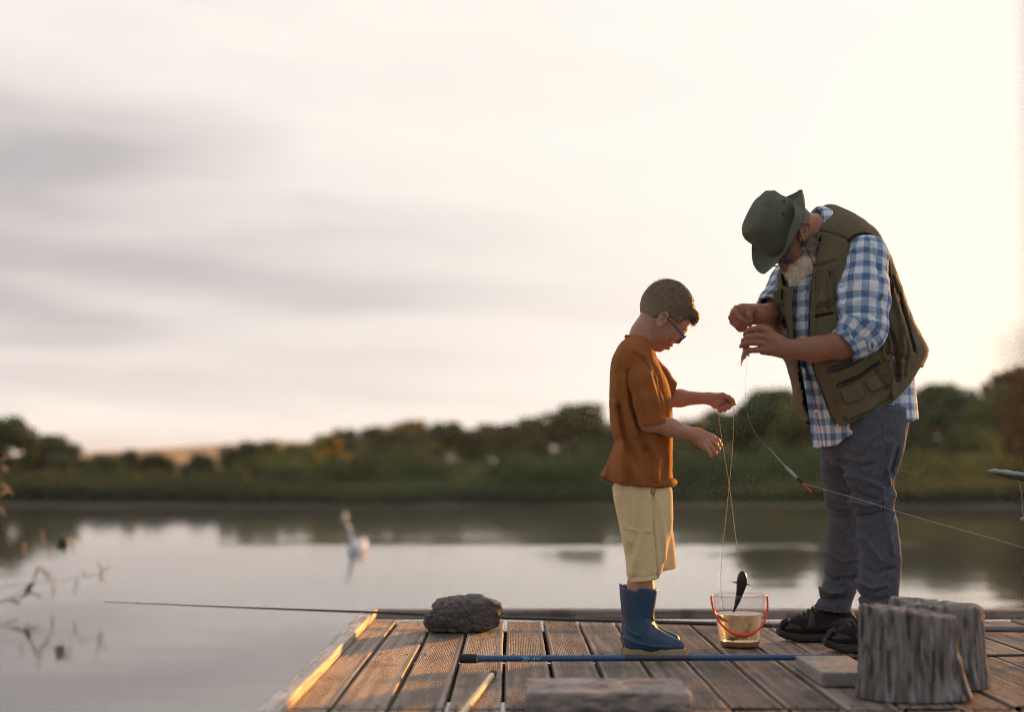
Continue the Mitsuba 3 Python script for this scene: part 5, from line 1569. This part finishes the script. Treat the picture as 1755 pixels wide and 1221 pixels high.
def stump(name, cx, cy, r0, z_l, z_r, seed, label, flare=(), sq=1.0):
    S = Sdf()
    S.loft([-0.01, 0.0, 0.05, 0.12, 0.2, 0.30], [cx] * 6, [cy] * 6, [r0 * 1.09, r0 * 1.085, r0 * 1.045, r0 * 1.0, r0 * 0.985, r0 * 0.98], [sq * r0 * q for q in (1.06, 1.06, 1.03, 1.0, 0.985, 0.98)], n=2.0)
    for a, rr, h in flare:
        S.cap([cx + r0 * 0.93 * math.cos(a), cy + sq * r0 * 0.93 * math.sin(a), 0.0], [cx + r0 * 0.85 * math.cos(a), cy + sq * r0 * 0.85 * math.sin(a), h], rr, rr * 0.5, k=0.03)

    def grain(p, d):
        act = np.flatnonzero(np.abs(d) < 0.05)
        a = np.arctan2(p[act, 1] - cy, p[act, 0] - cx)
        q = np.stack([np.cos(a) * 9, np.sin(a) * 9, p[act, 2] * 5], 1)
        e = 0.006 * (meshkit.fbm(q, 3, seed) - 0.5) + 0.004 * (meshkit.fbm(q * [2.6, 2.6, 0.8], 3, seed + 3) - 0.5)
        cr = np.abs(meshkit.noise(np.stack([np.cos(a) * 5, np.sin(a) * 5, p[act, 2] * 2 + 7], 1), seed + 8) - 0.5)
        d = d.copy()
        d[act] += e + 0.008 * np.exp(-(cr / 0.014) ** 2)
        return d
    S.warp(grain)

    def cut(p, d):
        x = p[:, 0] - cx
        top = (z_l + z_r) / 2 + (z_r - z_l) / 2 * x / r0
        rad = np.hypot(p[:, 0] - cx - 0.01, p[:, 1] - cy)
        q = np.stack([p[:, 0] * 18, p[:, 1] * 18, 0 * x], 1)
        top = top + 0.016 * (meshkit.fbm(q, 3, seed + 11) - 0.5) + 0.0012 * np.sin(rad * 700 + 6 * meshkit.noise(q * 0.6, 2))
        ang = np.arctan2(p[:, 1] - cy, p[:, 0] - cx)
        for a0, w in ((0.4 + seed, 0.0035), (2.3 + seed, 0.003), (4.4 + seed, 0.0045)):
            da = (ang - a0 + np.pi) % (2 * np.pi) - np.pi
            top = top - 0.012 * np.exp(-(da * rad / w) ** 2) * (np.abs(da) < 1) * np.clip(rad / r0 * 1.2, 0, 1)
        return np.maximum(-smin(-d, -(p[:, 2] - top), 0.008), 0.001 - p[:, 2])
    S.warp(cut)
    return single(name, S.mesh(0.0036), 'stump_wood', label, 'stump', smooth=True)


stump('tree_stump', 1.090, 3.965, 0.134, 0.258, 0.224, 2, 'nearer grey weathered tree stump, in front of the other stump and beside the stone slab', ((-0.35, 0.045, 0.09), (0.1, 0.04, 0.07)), 0.76)
stump('tree_stump', 1.240, 4.205, 0.135, 0.250, 0.226, 7, 'farther grey weathered tree stump, partly hidden behind the nearer one')


def rough_box(L, W, Hh, amp, freq, seed, r_=0.008, cell=0.0045):
    S = Sdf()
    h = np.array([L / 2 - r_, W / 2 - r_, Hh / 2 - r_], F32)

    def box(p):
        q = np.abs(p) - h
        return np.sqrt((np.maximum(q, 0) ** 2).sum(1)) + np.minimum(q.max(1), 0) - r_
    S._op(box, [-L / 2, -W / 2, -Hh / 2], [L / 2, W / 2, Hh / 2])
    S.warp(rough(amp, freq, seed, (0.5, 1, 1))).warp(rough(amp * 0.5, freq * 4, seed + 1, (0.3, 1, 1)))
    return S.mesh(cell)


m = rough_box(0.425, 0.27, 0.056, 0.005, 12, 4)
m.apply_transform(frame([0.248, 3.82, 0.0295], [math.cos(-0.012), math.sin(-0.012), 0], [-math.sin(-0.012), math.cos(-0.012), 0], [0, 0, 1]))
single('wood_block', m, 'block_wood', 'weathered grey wooden block lying on the boards at the bottom of the picture', 'block', smooth=True)
m = rough_box(0.165, 0.385, 0.042, 0.0025, 14, 8, 0.004)
m.apply_transform(frame([0.974, 4.348, 0.022], [1, 0.0, 0], [0.0, 1, 0], [0, 0, 1]))
single('stone_slab', m, 'slab_stone', 'pale flat stone slab left of the nearer tree stump', 'slab', smooth=True)

# bait box behind the stumps
mat('bait_plastic', (0.72, 0.52, 0.44), 0.4, spec_trans=0.0)
mat('bait_lid', (0.80, 0.66, 0.60), 0.35)
bx = thing('bait_box', 'pale pink plastic box on the boards just right of the stumps', 'box')
q = P(1689, 1074, 5.70)
for nm, w, h, z, m_ in (('tub', 0.115, 0.040, 0.021, 'bait_plastic'), ('lid', 0.121, 0.011, 0.0470, 'bait_lid')):
    m = rbox(w, 0.09, h, 0.003)
    m.apply_translation([q[0] - 0.06, 5.75, z])
    add(nm, m, m_, bx, smooth=40)

# fishing rods
mat('rod_black', (0.010, 0.012, 0.014), 0.28, clearcoat=0.8)
mat('rod_blue', (0.012, 0.070, 0.20), 0.30, clearcoat=0.6)
mat('rod_navy', (0.010, 0.022, 0.060), 0.30, clearcoat=0.6)
mat('rod_grey', (0.16, 0.165, 0.175), 0.32, metallic=0.4, clearcoat=0.4)
mat('rubber_black', (0.012, 0.012, 0.013), 0.7)
mat('print_pale', (0.10, 0.42, 0.50), 0.4)


def rod(name, label, ctrl, secs):
    """ctrl: (photo x, y, distance, radius); secs: (part name, from x, to x, bsdf)."""
    k_ = thing(name, label, 'fishing rod')
    c = np.array([np.append(P(x, y, Y), r_) for x, y, Y, r_ in ctrl])
    xs = np.array([q[0] for q in ctrl], float)
    for nm, a, b, m_ in secs:
        t = np.linspace(a, b, 24)
        p = np.stack([np.interp(t, xs, c[:, i]) for i in range(4)], 1)
        add(nm, tube(p[:, :3], p[:, 3], 12), m_, k_, smooth=50)
    return k_


rod('fishing_rod', 'long black fishing rod running under the rock and out over the water on the left', [(177, 1032.5, 6.16, 0.0012), (400, 1042, 6.08, 0.0032), (650, 1051, 5.93, 0.0055), (870, 1060.5, 5.85, 0.0068), (1100, 1066.5, 5.74, 0.0080), (1330, 1073.5, 5.64, 0.0092), (1500, 1077, 5.56, 0.0115), (1900, 1081, 5.42, 0.0145)],
    [('shaft', 177, 1325, 'rod_black'), ('band', 1325.5, 1347, 'rod_blue'), ('shaft', 1347.5, 1560, 'rod_black'), ('butt', 1560.5, 1900, 'rod_grey')])
br = rod('fishing_rod', 'blue fishing rod with a black end cap in front of the boots of the boy', [(789, 1130, 4.59, 0.0150), (817, 1130, 4.59, 0.0148), (818, 1130, 4.59, 0.0108), (1070, 1129, 4.60, 0.0104), (1376, 1128, 4.63, 0.0098), (1500, 1127, 4.66, 0.007), (1680, 1125, 4.70, 0.0050), (1900, 1122, 4.76, 0.0045)],
         [('end_cap', 789, 817, 'rubber_black'), ('handle', 817.5, 1071, 'rod_blue'), ('shaft', 1071.2, 1182, 'rod_navy'), ('shaft', 1182.2, 1420, 'rod_blue'), ('tip_section', 1420.2, 1900, 'rod_black')])
S = Sdf()
S.cap(P(818, 1130, 4.59), P(1070, 1129, 4.60), 0.0108, 0.0104, k=0)
marks = [[(893, 1126), (897, 1126), (903, 1130), (897, 1134), (893, 1134), (899, 1130)], [(899, 1126), (903, 1126), (909, 1130), (903, 1134), (899, 1134), (905, 1130)],
         [(910, 1133), (915, 1127), (917, 1127), (917, 1133), (915, 1133), (915, 1130), (912, 1133)], [(918, 1127), (920, 1127), (922, 1131), (925, 1127), (927, 1127), (923, 1133), (921, 1133)]]
for mk in marks:
    add('print_mark', patch(mk, 4.59, 0.0006, S, 0.002, 0.0005), 'print_pale', br)
# the bamboo rod butt
mat('bamboo', lambda p, n, uv: mix((0.50, 0.35, 0.19), (0.68, 0.52, 0.31), fbm(p.x * 40, p.y * 12, p.z * 40, 3)), 0.35, clearcoat=0.3)
bb = thing('bamboo_stick', 'pale bamboo stick with a black end cap lying left of the wooden block', 'stick')
a, b = ground(845, 1156, 0.013), ground(790, 1228, 0.013)
d_ = b - a
n_ = 60
t = np.linspace(0.04, 2.2, n_)
rad = 0.0088 * (1 - 0.04 * t) + 0.0022 * sum(np.exp(-((t - q) / 0.018) ** 2) for q in (0.09, 0.58, 1.12, 1.7))
add('cane', tube(a + d_ * t[:, None], rad, 12), 'bamboo', bb, smooth=True)
add('end_cap', tube(a + d_ * np.array([-0.02, -0.015, 0.035, 0.04])[:, None], [0.0095, 0.0115, 0.0115, 0.0095], 12), 'rubber_black', bb, smooth=40)

# ------------------------------------------------------------------ bucket, fish and lines
scene['bucket_plastic'] = {'type': 'thindielectric', 'int_ior': 1.45, 'specular_transmittance': rgb(0.93, 0.91, 0.92)}
scene['bucket_water'] = {'type': 'roughdielectric', 'alpha': 0.06, 'int_ior': 1.33, 'specular_transmittance': rgb(0.99, 0.92, 0.80)}
scene['bucket_medium'] = {'type': 'homogeneous', 'albedo': rgb(0.985, 0.91, 0.72), 'sigma_t': 5.0}
mat('red_plastic', (0.75, 0.050, 0.018), 0.3, clearcoat=0.4)
mat('sediment', lambda p, n, uv: mix((0.20, 0.125, 0.05), (0.32, 0.20, 0.085), fbm(p.x * 60, p.y * 60, p.z * 60, 3)), 0.9)
mat('fish_black', lambda p, n, uv: mix((0.006, 0.007, 0.009), (0.018, 0.020, 0.026), fbm(p.x * 90, p.y * 90, p.z * 60)), 0.30, clearcoat=0.15, specular=0.25)
mat('fish_fin_pink', (0.45, 0.22, 0.15), 0.4)
mat('fish_silver', lambda p, n, uv: mix((0.10, 0.095, 0.085), (0.36, 0.33, 0.29), fbm(p.x * 160, p.y * 160, p.z * 90)), 0.25, clearcoat=0.6)
scene['fin_orange'] = {'type': 'principledthin', 'base_color': rgb(0.85, 0.34, 0.05), 'roughness': 0.4, 'diff_trans': 1.2, 'eta': 1.3}
BX, BY = float(P(1266.5, 1018, 5.115)[0]), 5.115
zr, zw, r0, r1 = 0.184, 0.117, 0.0695, 0.0935
buck = thing('bucket', 'clear plastic bucket of amber water with a red handle, between the boy and the man', 'bucket')


def revolve(prof, n=64, c=(BX, BY)):
    t = np.linspace(0, 2 * np.pi, n, endpoint=False)
    v = np.array([[[c[0] + r_ * math.cos(a), c[1] + r_ * math.sin(a), z] for a in t] for r_, z in prof]).reshape(-1, 3)
    i, j = np.meshgrid(np.arange(len(prof) - 1), np.arange(n), indexing='ij')
    f = np.stack([i * n + j, i * n + (j + 1) % n, (i + 1) * n + (j + 1) % n, (i + 1) * n + j], -1).reshape(-1, 4)
    return trimesh.Trimesh(v, np.vstack([f[:, [0, 1, 2]], f[:, [0, 2, 3]]]), process=False)


at = lambda z: r0 + (r1 - r0) * z / zr
add('wall', revolve([(0.001, 0.0035), (r0 - 0.004, 0.003), (r0, 0.007)] + [(at(z), z) for z in np.linspace(0.012, zr, 12)]), 'bucket_plastic', buck, smooth=40)
rm = revolve([(r1 - 0.001, zr - 0.010), (r1 + 0.0035, zr - 0.010), (r1 + 0.0040, zr - 0.002), (r1 + 0.002, zr + 0.0015), (r1 - 0.002, zr + 0.001), (r1 - 0.001, zr - 0.010)])
mat('rim_plastic', (0.70, 0.66, 0.66), 0.2, spec_trans=0.85, two=False)
add('rim', rm, 'bucket_plastic', buck, smooth=True)
g_ = 0.0016
add('water', revolve([(0.0005, 0.0225), (at(0.0225) - g_, 0.0225)] + [(at(z) - g_, z) for z in np.linspace(0.03, zw, 8)] + [(at(zw) - g_ - 0.001, zw - 0.0005), (0.0005, zw)]), 'bucket_water', buck, smooth=40, interior={'type': 'ref', 'id': 'bucket_medium'}, exterior={'type': 'ref', 'id': 'air'})
add('sediment', revolve([(0.0005, 0.0055), (r0 - 0.003, 0.0055), (r0 - 0.0018, 0.009), (at(0.021) - 0.0022, 0.0205), (0.0005, 0.0215)]), 'sediment', buck, smooth=40)
hp_ = []
for t in np.linspace(0, np.pi, 41):
    # a half hoop hinged at both sides of the rim, dropped against the front of the bucket
    x = -(r1 + 0.006) * math.cos(t)
    drop = 0.124 * math.sin(t) ** 0.9
    front = (at(zr - 0.016 - drop) + 0.006) * math.sqrt(max(0.0, 1 - (x / (r1 + 0.0065)) ** 2))
    hp_.append([BX + x, BY - front, zr - 0.012 - drop])
hp_ = np.array(hp_)
w_ = 0.0038 + 0.0034 * np.exp(-((np.linspace(0, np.pi, 41) - np.pi / 2) / 0.42) ** 8)
add('handle', tube(hp_, w_, 8), 'red_plastic', buck, smooth=True)
for s_ in (-1, 1):
    m = trimesh.creation.cylinder(0.0065, 0.006, sections=14)
    m.apply_transform(frame([BX + s_ * (r1 + 0.0060), BY, zr - 0.012], [0, 1, 0], [0, 0, 1], [1, 0, 0]))
    add('handle_lug', m, 'red_plastic', buck, smooth=40)


def fin(a, b, c, th_=0.0008):
    """A small triangular fin with some thickness."""
    a, b, c = map(np.asarray, (a, b, c))
    n = unit(np.cross(b - a, c - a)) * th_
    v = np.array([a + n, b + n, c, a - n, b - n])
    return trimesh.Trimesh(v, [[0, 1, 2], [4, 3, 2], [0, 3, 1], [1, 3, 4], [0, 2, 3], [1, 4, 2]], process=False)


cy = 5.085
cat_f = thing('catfish', 'small black catfish hanging from a line above the bucket', 'fish')
S = Sdf()
ctrl = spline([np.append(P(x, y, cy), q) for x, y, q in ((1272, 984.5, 0.0105), (1272, 990, 0.0160), (1271.5, 999, 0.0178), (1269, 1012, 0.0142), (1266, 1024, 0.0105), (1262, 1037, 0.0066), (1257.5, 1049, 0.0032))], 30)
S.chain(list(ctrl[:, :3]), list(ctrl[:, 3]), k=0.0015)
add('body', S.mesh(0.0022), 'fish_black', cat_f, smooth=True)
add('fin', fin(P(1264, 997, cy), P(1264, 1002, cy), P(1252, 998, cy - 0.004), 0.0012), 'fish_fin_pink', cat_f)
add('fin', fin(P(1278, 999, cy), P(1277, 1004, cy), P(1288.5, 1005.5, cy - 0.004), 0.0012), 'fish_fin_pink', cat_f)
add('tail_fin', fin(P(1259.5, 1045, cy), P(1256, 1050, cy), P(1253, 1057, cy), 0.0012), 'fish_black', cat_f)
for i, (x, z, dy) in enumerate(((1245, 1060, 0.01), (1262, 1094, -0.02), (1275, 1082, 0.015))):
    fk = thing('small_fish', ('small dark fish at the left under the surface in the bucket', 'small dark fish lying near the bottom of the bucket', 'slender dark fish right of the middle in the bucket water')[i], 'fish')
    c0 = P(x, z, BY + dy)
    ax = unit([(1, 0.3, -0.5), (1, 0.2, 0.1), (0.35, 0.2, 0.9)][i])
    S = Sdf()
    S.chain([c0 - ax * 0.026, c0 - ax * 0.012, c0 + ax * 0.004, c0 + ax * 0.024], [0.003, 0.0068, 0.0062, 0.0015], k=0.004)
    add('body', S.mesh(0.002), 'fish_black', fk, smooth=True)
    up = unit(np.cross(ax, [0, 1, 0]))
    add('tail_fin', fin(c0 + ax * 0.022, c0 + ax * 0.034 + up * 0.008, c0 + ax * 0.034 - up * 0.008), 'fish_black', fk)

# the fish held by the man
hf = YM - 0.198
fh = thing('small_fish', 'small silvery fish with orange fins held in the hands of the man', 'fish')
S = Sdf()
S.chain([M_(1284.5, 563, -0.185), M_(1284, 569, -0.185), M_(1281, 585, -0.19), M_(1278.5, 600, -0.19), M_(1275, 611, -0.19), M_(1271.5, 617, -0.19)], [0.006, 0.0095, 0.0105, 0.0090, 0.0065, 0.0040], k=0.008, flat=((0, 1, 0), 0.6))
add('body', S.mesh(0.0022), 'fish_silver', fh, smooth=True)
add('tail_fin', fin(M_(1273.5, 615, -0.19), M_(1264, 625, -0.185), M_(1270, 620, -0.187)), 'fin_orange', fh)
add('tail_fin', fin(M_(1274.5, 616, -0.19), M_(1269.5, 629, -0.192), M_(1270, 620, -0.187)), 'fin_orange', fh)
add('belly_fin', fin(M_(1277, 605, -0.19), M_(1272, 613, -0.187), M_(1274.5, 608, -0.19)), 'fin_orange', fh)
add('back_fin', fin(M_(1284, 604, -0.19), M_(1284.5, 612, -0.187), M_(1280, 609, -0.19)), 'fish_silver', fh)

mat('line_gold', (0.72, 0.48, 0.20), 0.25, specular=0.9, clearcoat=1.0)
mat('line_clear', (0.42, 0.40, 0.37), 0.3, specular=0.8)
ly = YB + 0.14
single('fishing_line', tube(spline([P(1231.5, 703, ly), P(1240, 772, ly), P(1251, 840, ly), P(1262, 930, ly), P(1271, 982, cy)], 40), 0.0009, 6), 'line_gold', 'golden fishing line from the fist of the boy to the mouth of the catfish', 'fishing line', smooth=True)
single('fishing_line', tube(spline([P(1256, 694, ly - 0.02), P(1257, 740, ly), P(1251, 820, ly), P(1243, 900, ly), P(1236, 970, ly), P(1240, 1046, ly)], 40), 0.0009, 6), 'line_gold', 'golden fishing line crossing the other one and ending at the left of the bucket', 'fishing line', smooth=True)
fY = 4.86
mat('float_body', (0.30, 0.36, 0.33), 0.35, clearcoat=0.5)
mat('float_red', (0.85, 0.035, 0.02), 0.3)
fl_ = thing('fishing_float', 'slim fishing float with a red tip in front of the legs of the man', 'float')
fp = lambda x, y: P(x, y, fY)
add('stem', tube([fp(1317, 768), fp(1331, 783.5), fp(1346, 800)], [0.0014, 0.0018, 0.0022], 8), 'float_body', fl_, smooth=True)
add('bulb', tube([fp(1345, 799), fp(1349, 803), fp(1355, 809), fp(1361, 815), fp(1366, 820)], [0.0022, 0.0052, 0.0064, 0.0056, 0.0040], 10), 'float_body', fl_, smooth=True)
add('collar', tube([fp(1366, 820), fp(1376, 829.5)], [0.0040, 0.0032], 10), 'rubber_black', fl_, smooth=40)
add('tip', tube([fp(1376, 829.5), fp(1390, 842.5)], [0.0026, 0.0024], 8), 'float_red', fl_, smooth=40)
single('fishing_line', tube(spline([M_(1278, 566, -0.21), P(1279, 640, 4.87), P(1284, 720, fY), P(1317, 768, fY)], 30), 0.0004, 5), 'line_clear', 'clear fishing line from the hands of the man down to the float', 'fishing line', smooth=True)
single('fishing_line', tube(spline([P(1374, 828, fY), P(1400, 836, 4.82), P(1470, 856, 4.76), P(1540, 878, 4.74), P(1640, 907, 4.74), P(1790, 951, 4.74)], 40), 0.0008, 5), 'line_clear', 'thin pale fishing line from the float across the jeans to the right edge', 'fishing line', smooth=True)

# the rod rest that comes in from the right
mat('rest_grey', (0.22, 0.27, 0.30), 0.35, clearcoat=0.4)
mat('rest_dark', (0.030, 0.024, 0.022), 0.6)
rr_ = thing('rod_rest', 'grey plastic rod rest arm sticking in from the right frame edge', 'rod rest')
ry_ = 5.05
S = Sdf()
S.chain([P(1693, 808.5, ry_), P(1704, 808, ry_), P(1725, 811, ry_), P(1765, 816.5, ry_), P(1830, 824, ry_)], [0.0045, 0.0095, 0.0125, 0.015, 0.016], k=0.01, flat=((0.05, 0, 1), 0.62))
add('arm', S.mesh(0.0028), 'rest_grey', rr_, smooth=True)
S = Sdf()
S.chain([P(1707, 813.5, ry_), P(1735, 819, ry_), P(1770, 825, ry_), P(1830, 833, ry_)], [0.005, 0.0095, 0.014, 0.016], k=0.01, flat=((0.05, 0, 1), 0.7))
add('padding', S.mesh(0.0028), 'rest_dark', rr_, smooth=True)
add('post', tube([[P(1810, 823, ry_)[0], ry_, 0.0], [P(1810, 823, ry_)[0], ry_, P(1810, 823, ry_)[2]]], 0.012, 12), 'rest_dark', rr_, smooth=40)
add('cord', tube(spline([P(1745, 823, ry_ - 0.02), P(1750, 842, ry_ - 0.02), P(1752, 865, ry_ - 0.02), P(1754, 888, ry_ - 0.02)], 14), 0.0010, 5), 'line_clear', rr_, smooth=True)
S = Sdf()
S.cap(P(1752, 891, ry_ - 0.02), P(1758, 892, ry_ - 0.02), 0.0080, 0.0088, k=0)
add('weight', S.mesh(0.0022), 'rest_grey', rr_, smooth=True)

# ------------------------------------------------------------------ on the lake and at the frame's edges
mat('swan_white', (0.48, 0.54, 0.64), 0.8)
mat('swan_bill', (0.55, 0.18, 0.06), 0.5)
by = 17.3
sw = thing('swan', 'small blurred white swan swimming on the lake, left of the boy', 'swan')
c0 = P(613, 936, by)
S = Sdf()
S.ell([c0[0], by + 0.06, WATER_Z + 0.055], (0.100, 0.20, 0.075), k=0.02).ell([c0[0] - 0.035, by - 0.10, WATER_Z + 0.045], (0.075, 0.10, 0.060), k=0.05)
S.cap([c0[0] + 0.03, by + 0.22, WATER_Z + 0.10], [c0[0] + 0.04, by + 0.36, WATER_Z + 0.15], 0.06, 0.015, k=0.05)
for s_ in (-1, 1):
    S.ell([c0[0] + 0.062 * s_, by + 0.10, WATER_Z + 0.085], (0.04, 0.17, 0.042), k=0.03)
S.chain([P(604, 935, by - 0.12), P(602, 922, by - 0.20), P(600, 913, by - 0.20), P(598.5, 907, by - 0.19), P(598, 904, by - 0.19)], [0.034, 0.022, 0.017, 0.015, 0.015], k=0.02)
S.ell(P(597, 902.5, by - 0.21), (0.026, 0.046, 0.026), k=0.02)
add('body', S.mesh(0.011), 'swan_white', sw, smooth=True)
add('bill', tube([P(596.5, 903, by - 0.24), P(595.5, 905, by - 0.31)], [0.013, 0.006], 8), 'swan_bill', sw, smooth=True)

mat('float_pale', (0.80, 0.70, 0.66), 0.5)
bl = thing('net_float', 'tiny pale round float on the water beyond the swan', 'float')
m = trimesh.creation.icosphere(3, 0.055)
m.apply_translation(P(592, 880, 30.0))
m.apply_translation([0, 0, WATER_Z + 0.03 - P(592, 880, 30.0)[2]])
add('ball', m, 'float_pale', bl, smooth=True)
add('ring', tube([np.array(m.vertices).mean(0) + [0, 0, 0.05], np.array(m.vertices).mean(0) + [0, 0, 0.085]], 0.012, 8), 'float_pale', bl, smooth=40)

leaf_mat('reed_leaf', (0.15, 0.16, 0.11), 0.6)
leaf_mat('reed_leaf_dark', (0.03, 0.04, 0.028), 0.3)
leaf_mat('reed_leaf_dry', (0.28, 0.24, 0.17), 0.6)
mat('reed_stem', (0.17, 0.155, 0.12), 0.7)


def leaf_blade(root, tip, w, sag, n=7):
    root, tip = np.asarray(root), np.asarray(tip)
    t = np.linspace(0, 1, n)
    c = root + (tip - root) * t[:, None] + np.array([0, 0, 1.0]) * (sag * np.sin(np.pi * t))[:, None]
    side = unit(np.cross(tip - root, [0.2, 1, 0.1]))
    ww = (w * np.sin(np.pi * np.clip(0.08 + t * 0.92, 0, 1)) ** 0.7)[:, None]
    up = np.array([0.1, -1, 0.1]) * w * 0.25
    v = np.stack([c - side * ww, c + up, c + side * ww], 1).reshape(-1, 3)
    i = np.arange(n - 1)[:, None] * 3
    return trimesh.Trimesh(v, np.vstack([i + [0, 1, 4], i + [0, 4, 3], i + [1, 2, 5], i + [1, 5, 4]]), process=False)


ry = 10.2
REEDS = [
    ('long reed arching low over the water at left, pale tuft at its tip', [(-120, 1052), (-30, 1012), (60, 1001), (130, 992), (176, 984)], 10.3,
     [(172, 985, 180, 1003, 'dry'), (174, 984, 170, 1002, 'dry'), (168, 985, 190, 974, 'dry'), (176, 984, 166, 962, 'dry'), (133, 993, 127, 1022, ''), (92, 998, 90, 1033, ''), (90, 998, 72, 974, ''), (60, 1001, 45, 1022, ''), (148, 990, 139, 978, 'dry')]),
    ('short bent reed with a broken top at the far left of the water', [(-100, 1058), (-20, 1040), (30, 1018), (55, 1000), (66, 972)], 10.0,
     [(55, 1000, 43, 1026, 'dark'), (66, 972, 56, 1000, ''), (40, 1012, 72, 1030, ''), (66, 972, 84, 1000, ''), (10, 1030, 34, 1040, '')]),
    ('reed carrying a dark clump of leaves, above the other reeds at the left', [(-120, 1012), (-40, 972), (20, 955), (70, 942), (104, 931)], 11.0,
     [(104, 932, 112, 952, 'dark'), (103, 930, 100, 948, 'dark'), (106, 926, 116, 944, 'dark'), (98, 934, 110, 940, 'dark'), (104, 922, 108, 940, 'dark'), (108, 930, 128, 938, 'dry'), (112, 928, 142, 924, 'dry'), (120, 928, 128, 952, 'dry'), (88, 938, 86, 962, 'dry'), (76, 940, 70, 905, 'dry'), (40, 950, 44, 928, 'dry')]),
    ('yellowing reed standing at the left frame edge', [(-40, 1046), (-22, 960), (-6, 870), (4, 800), (8, 768)], 10.0,
     [(0, 850, 18, 842, 'dry'), (2, 830, 24, 852, 'dry'), (4, 800, 14, 812, 'dry'), (6, 786, -6, 800, ''), (-4, 868, 10, 888, 'dry'), (0, 838, -14, 858, ''), (5, 790, 20, 780, '')]),
    ('thin leafless reed lying almost on the water at the left', [(-120, 1060), (-40, 1042), (20, 1028), (48, 1018), (80, 1030)], 9.8, [(48, 1018, 30, 1034, ''), (20, 1028, 36, 1040, '')]),
]
for label, path, Y, lv in REEDS:
    k_ = thing('reed', label, 'reed', None)
    pts = [P(x, y, Y) for x, y in path]
    pts[0][2] = WATER_Z - 0.05
    add('stem', tube(spline(pts, 26), np.linspace(0.0044, 0.0022, 26), 6), 'reed_stem', k_, smooth=True)
    for a, b, c, d, kind in lv:
        add('leaf', leaf_blade(P(a, b, Y), P(c, d, Y - 0.05), 0.007 if kind != 'dark' else 0.018, 0.012), f'reed_leaf{"_" + kind if kind else ""}', k_, smooth=True)

# a post overgrown with dry vine close to the camera at the right edge
mat('post_wood', lambda p, n, uv: mix((0.34, 0.18, 0.11), (0.55, 0.30, 0.19), fbm(p.x * 60, p.y * 60, p.z * 5, 3)), 0.8, two=False)
po = thing('wooden_post', 'brown wooden post with dry vine leaves, close and blurred at the right frame edge', 'post')
PX0, PY0 = 0.353, 0.84
PX0 = 0.350
m = tube([[PX0 - 0.017, PY0, -0.02], [PX0, PY0, 0.555], [PX0 + 0.0193, PY0, 1.2]], [0.040, 0.039, 0.041], 14)
add('shaft', m, 'post_wood', po, smooth=40)
r = np.random.default_rng(77)
leaf_mat('vine_leaf', (0.13, 0.075, 0.048), 0.3)
for k in range(44):
    z, a = r.uniform(0.10, 0.80), r.uniform(0, 2 * np.pi)
    c0 = np.array([PX0 + 0.03 * (z - 0.555) + 0.041 * math.cos(a), PY0 + 0.041 * math.sin(a), z])
    c1 = c0 + np.array([math.cos(a) * 0.026, math.sin(a) * 0.026, r.uniform(-0.03, 0.012)])
    if math.cos(a) < 0:
        c1 = c0 + (c1 - c0) * 0.45
    add('leaf', leaf_blade(c0, c1, 0.012, 0.004, 5), 'vine_leaf', po, smooth=True)
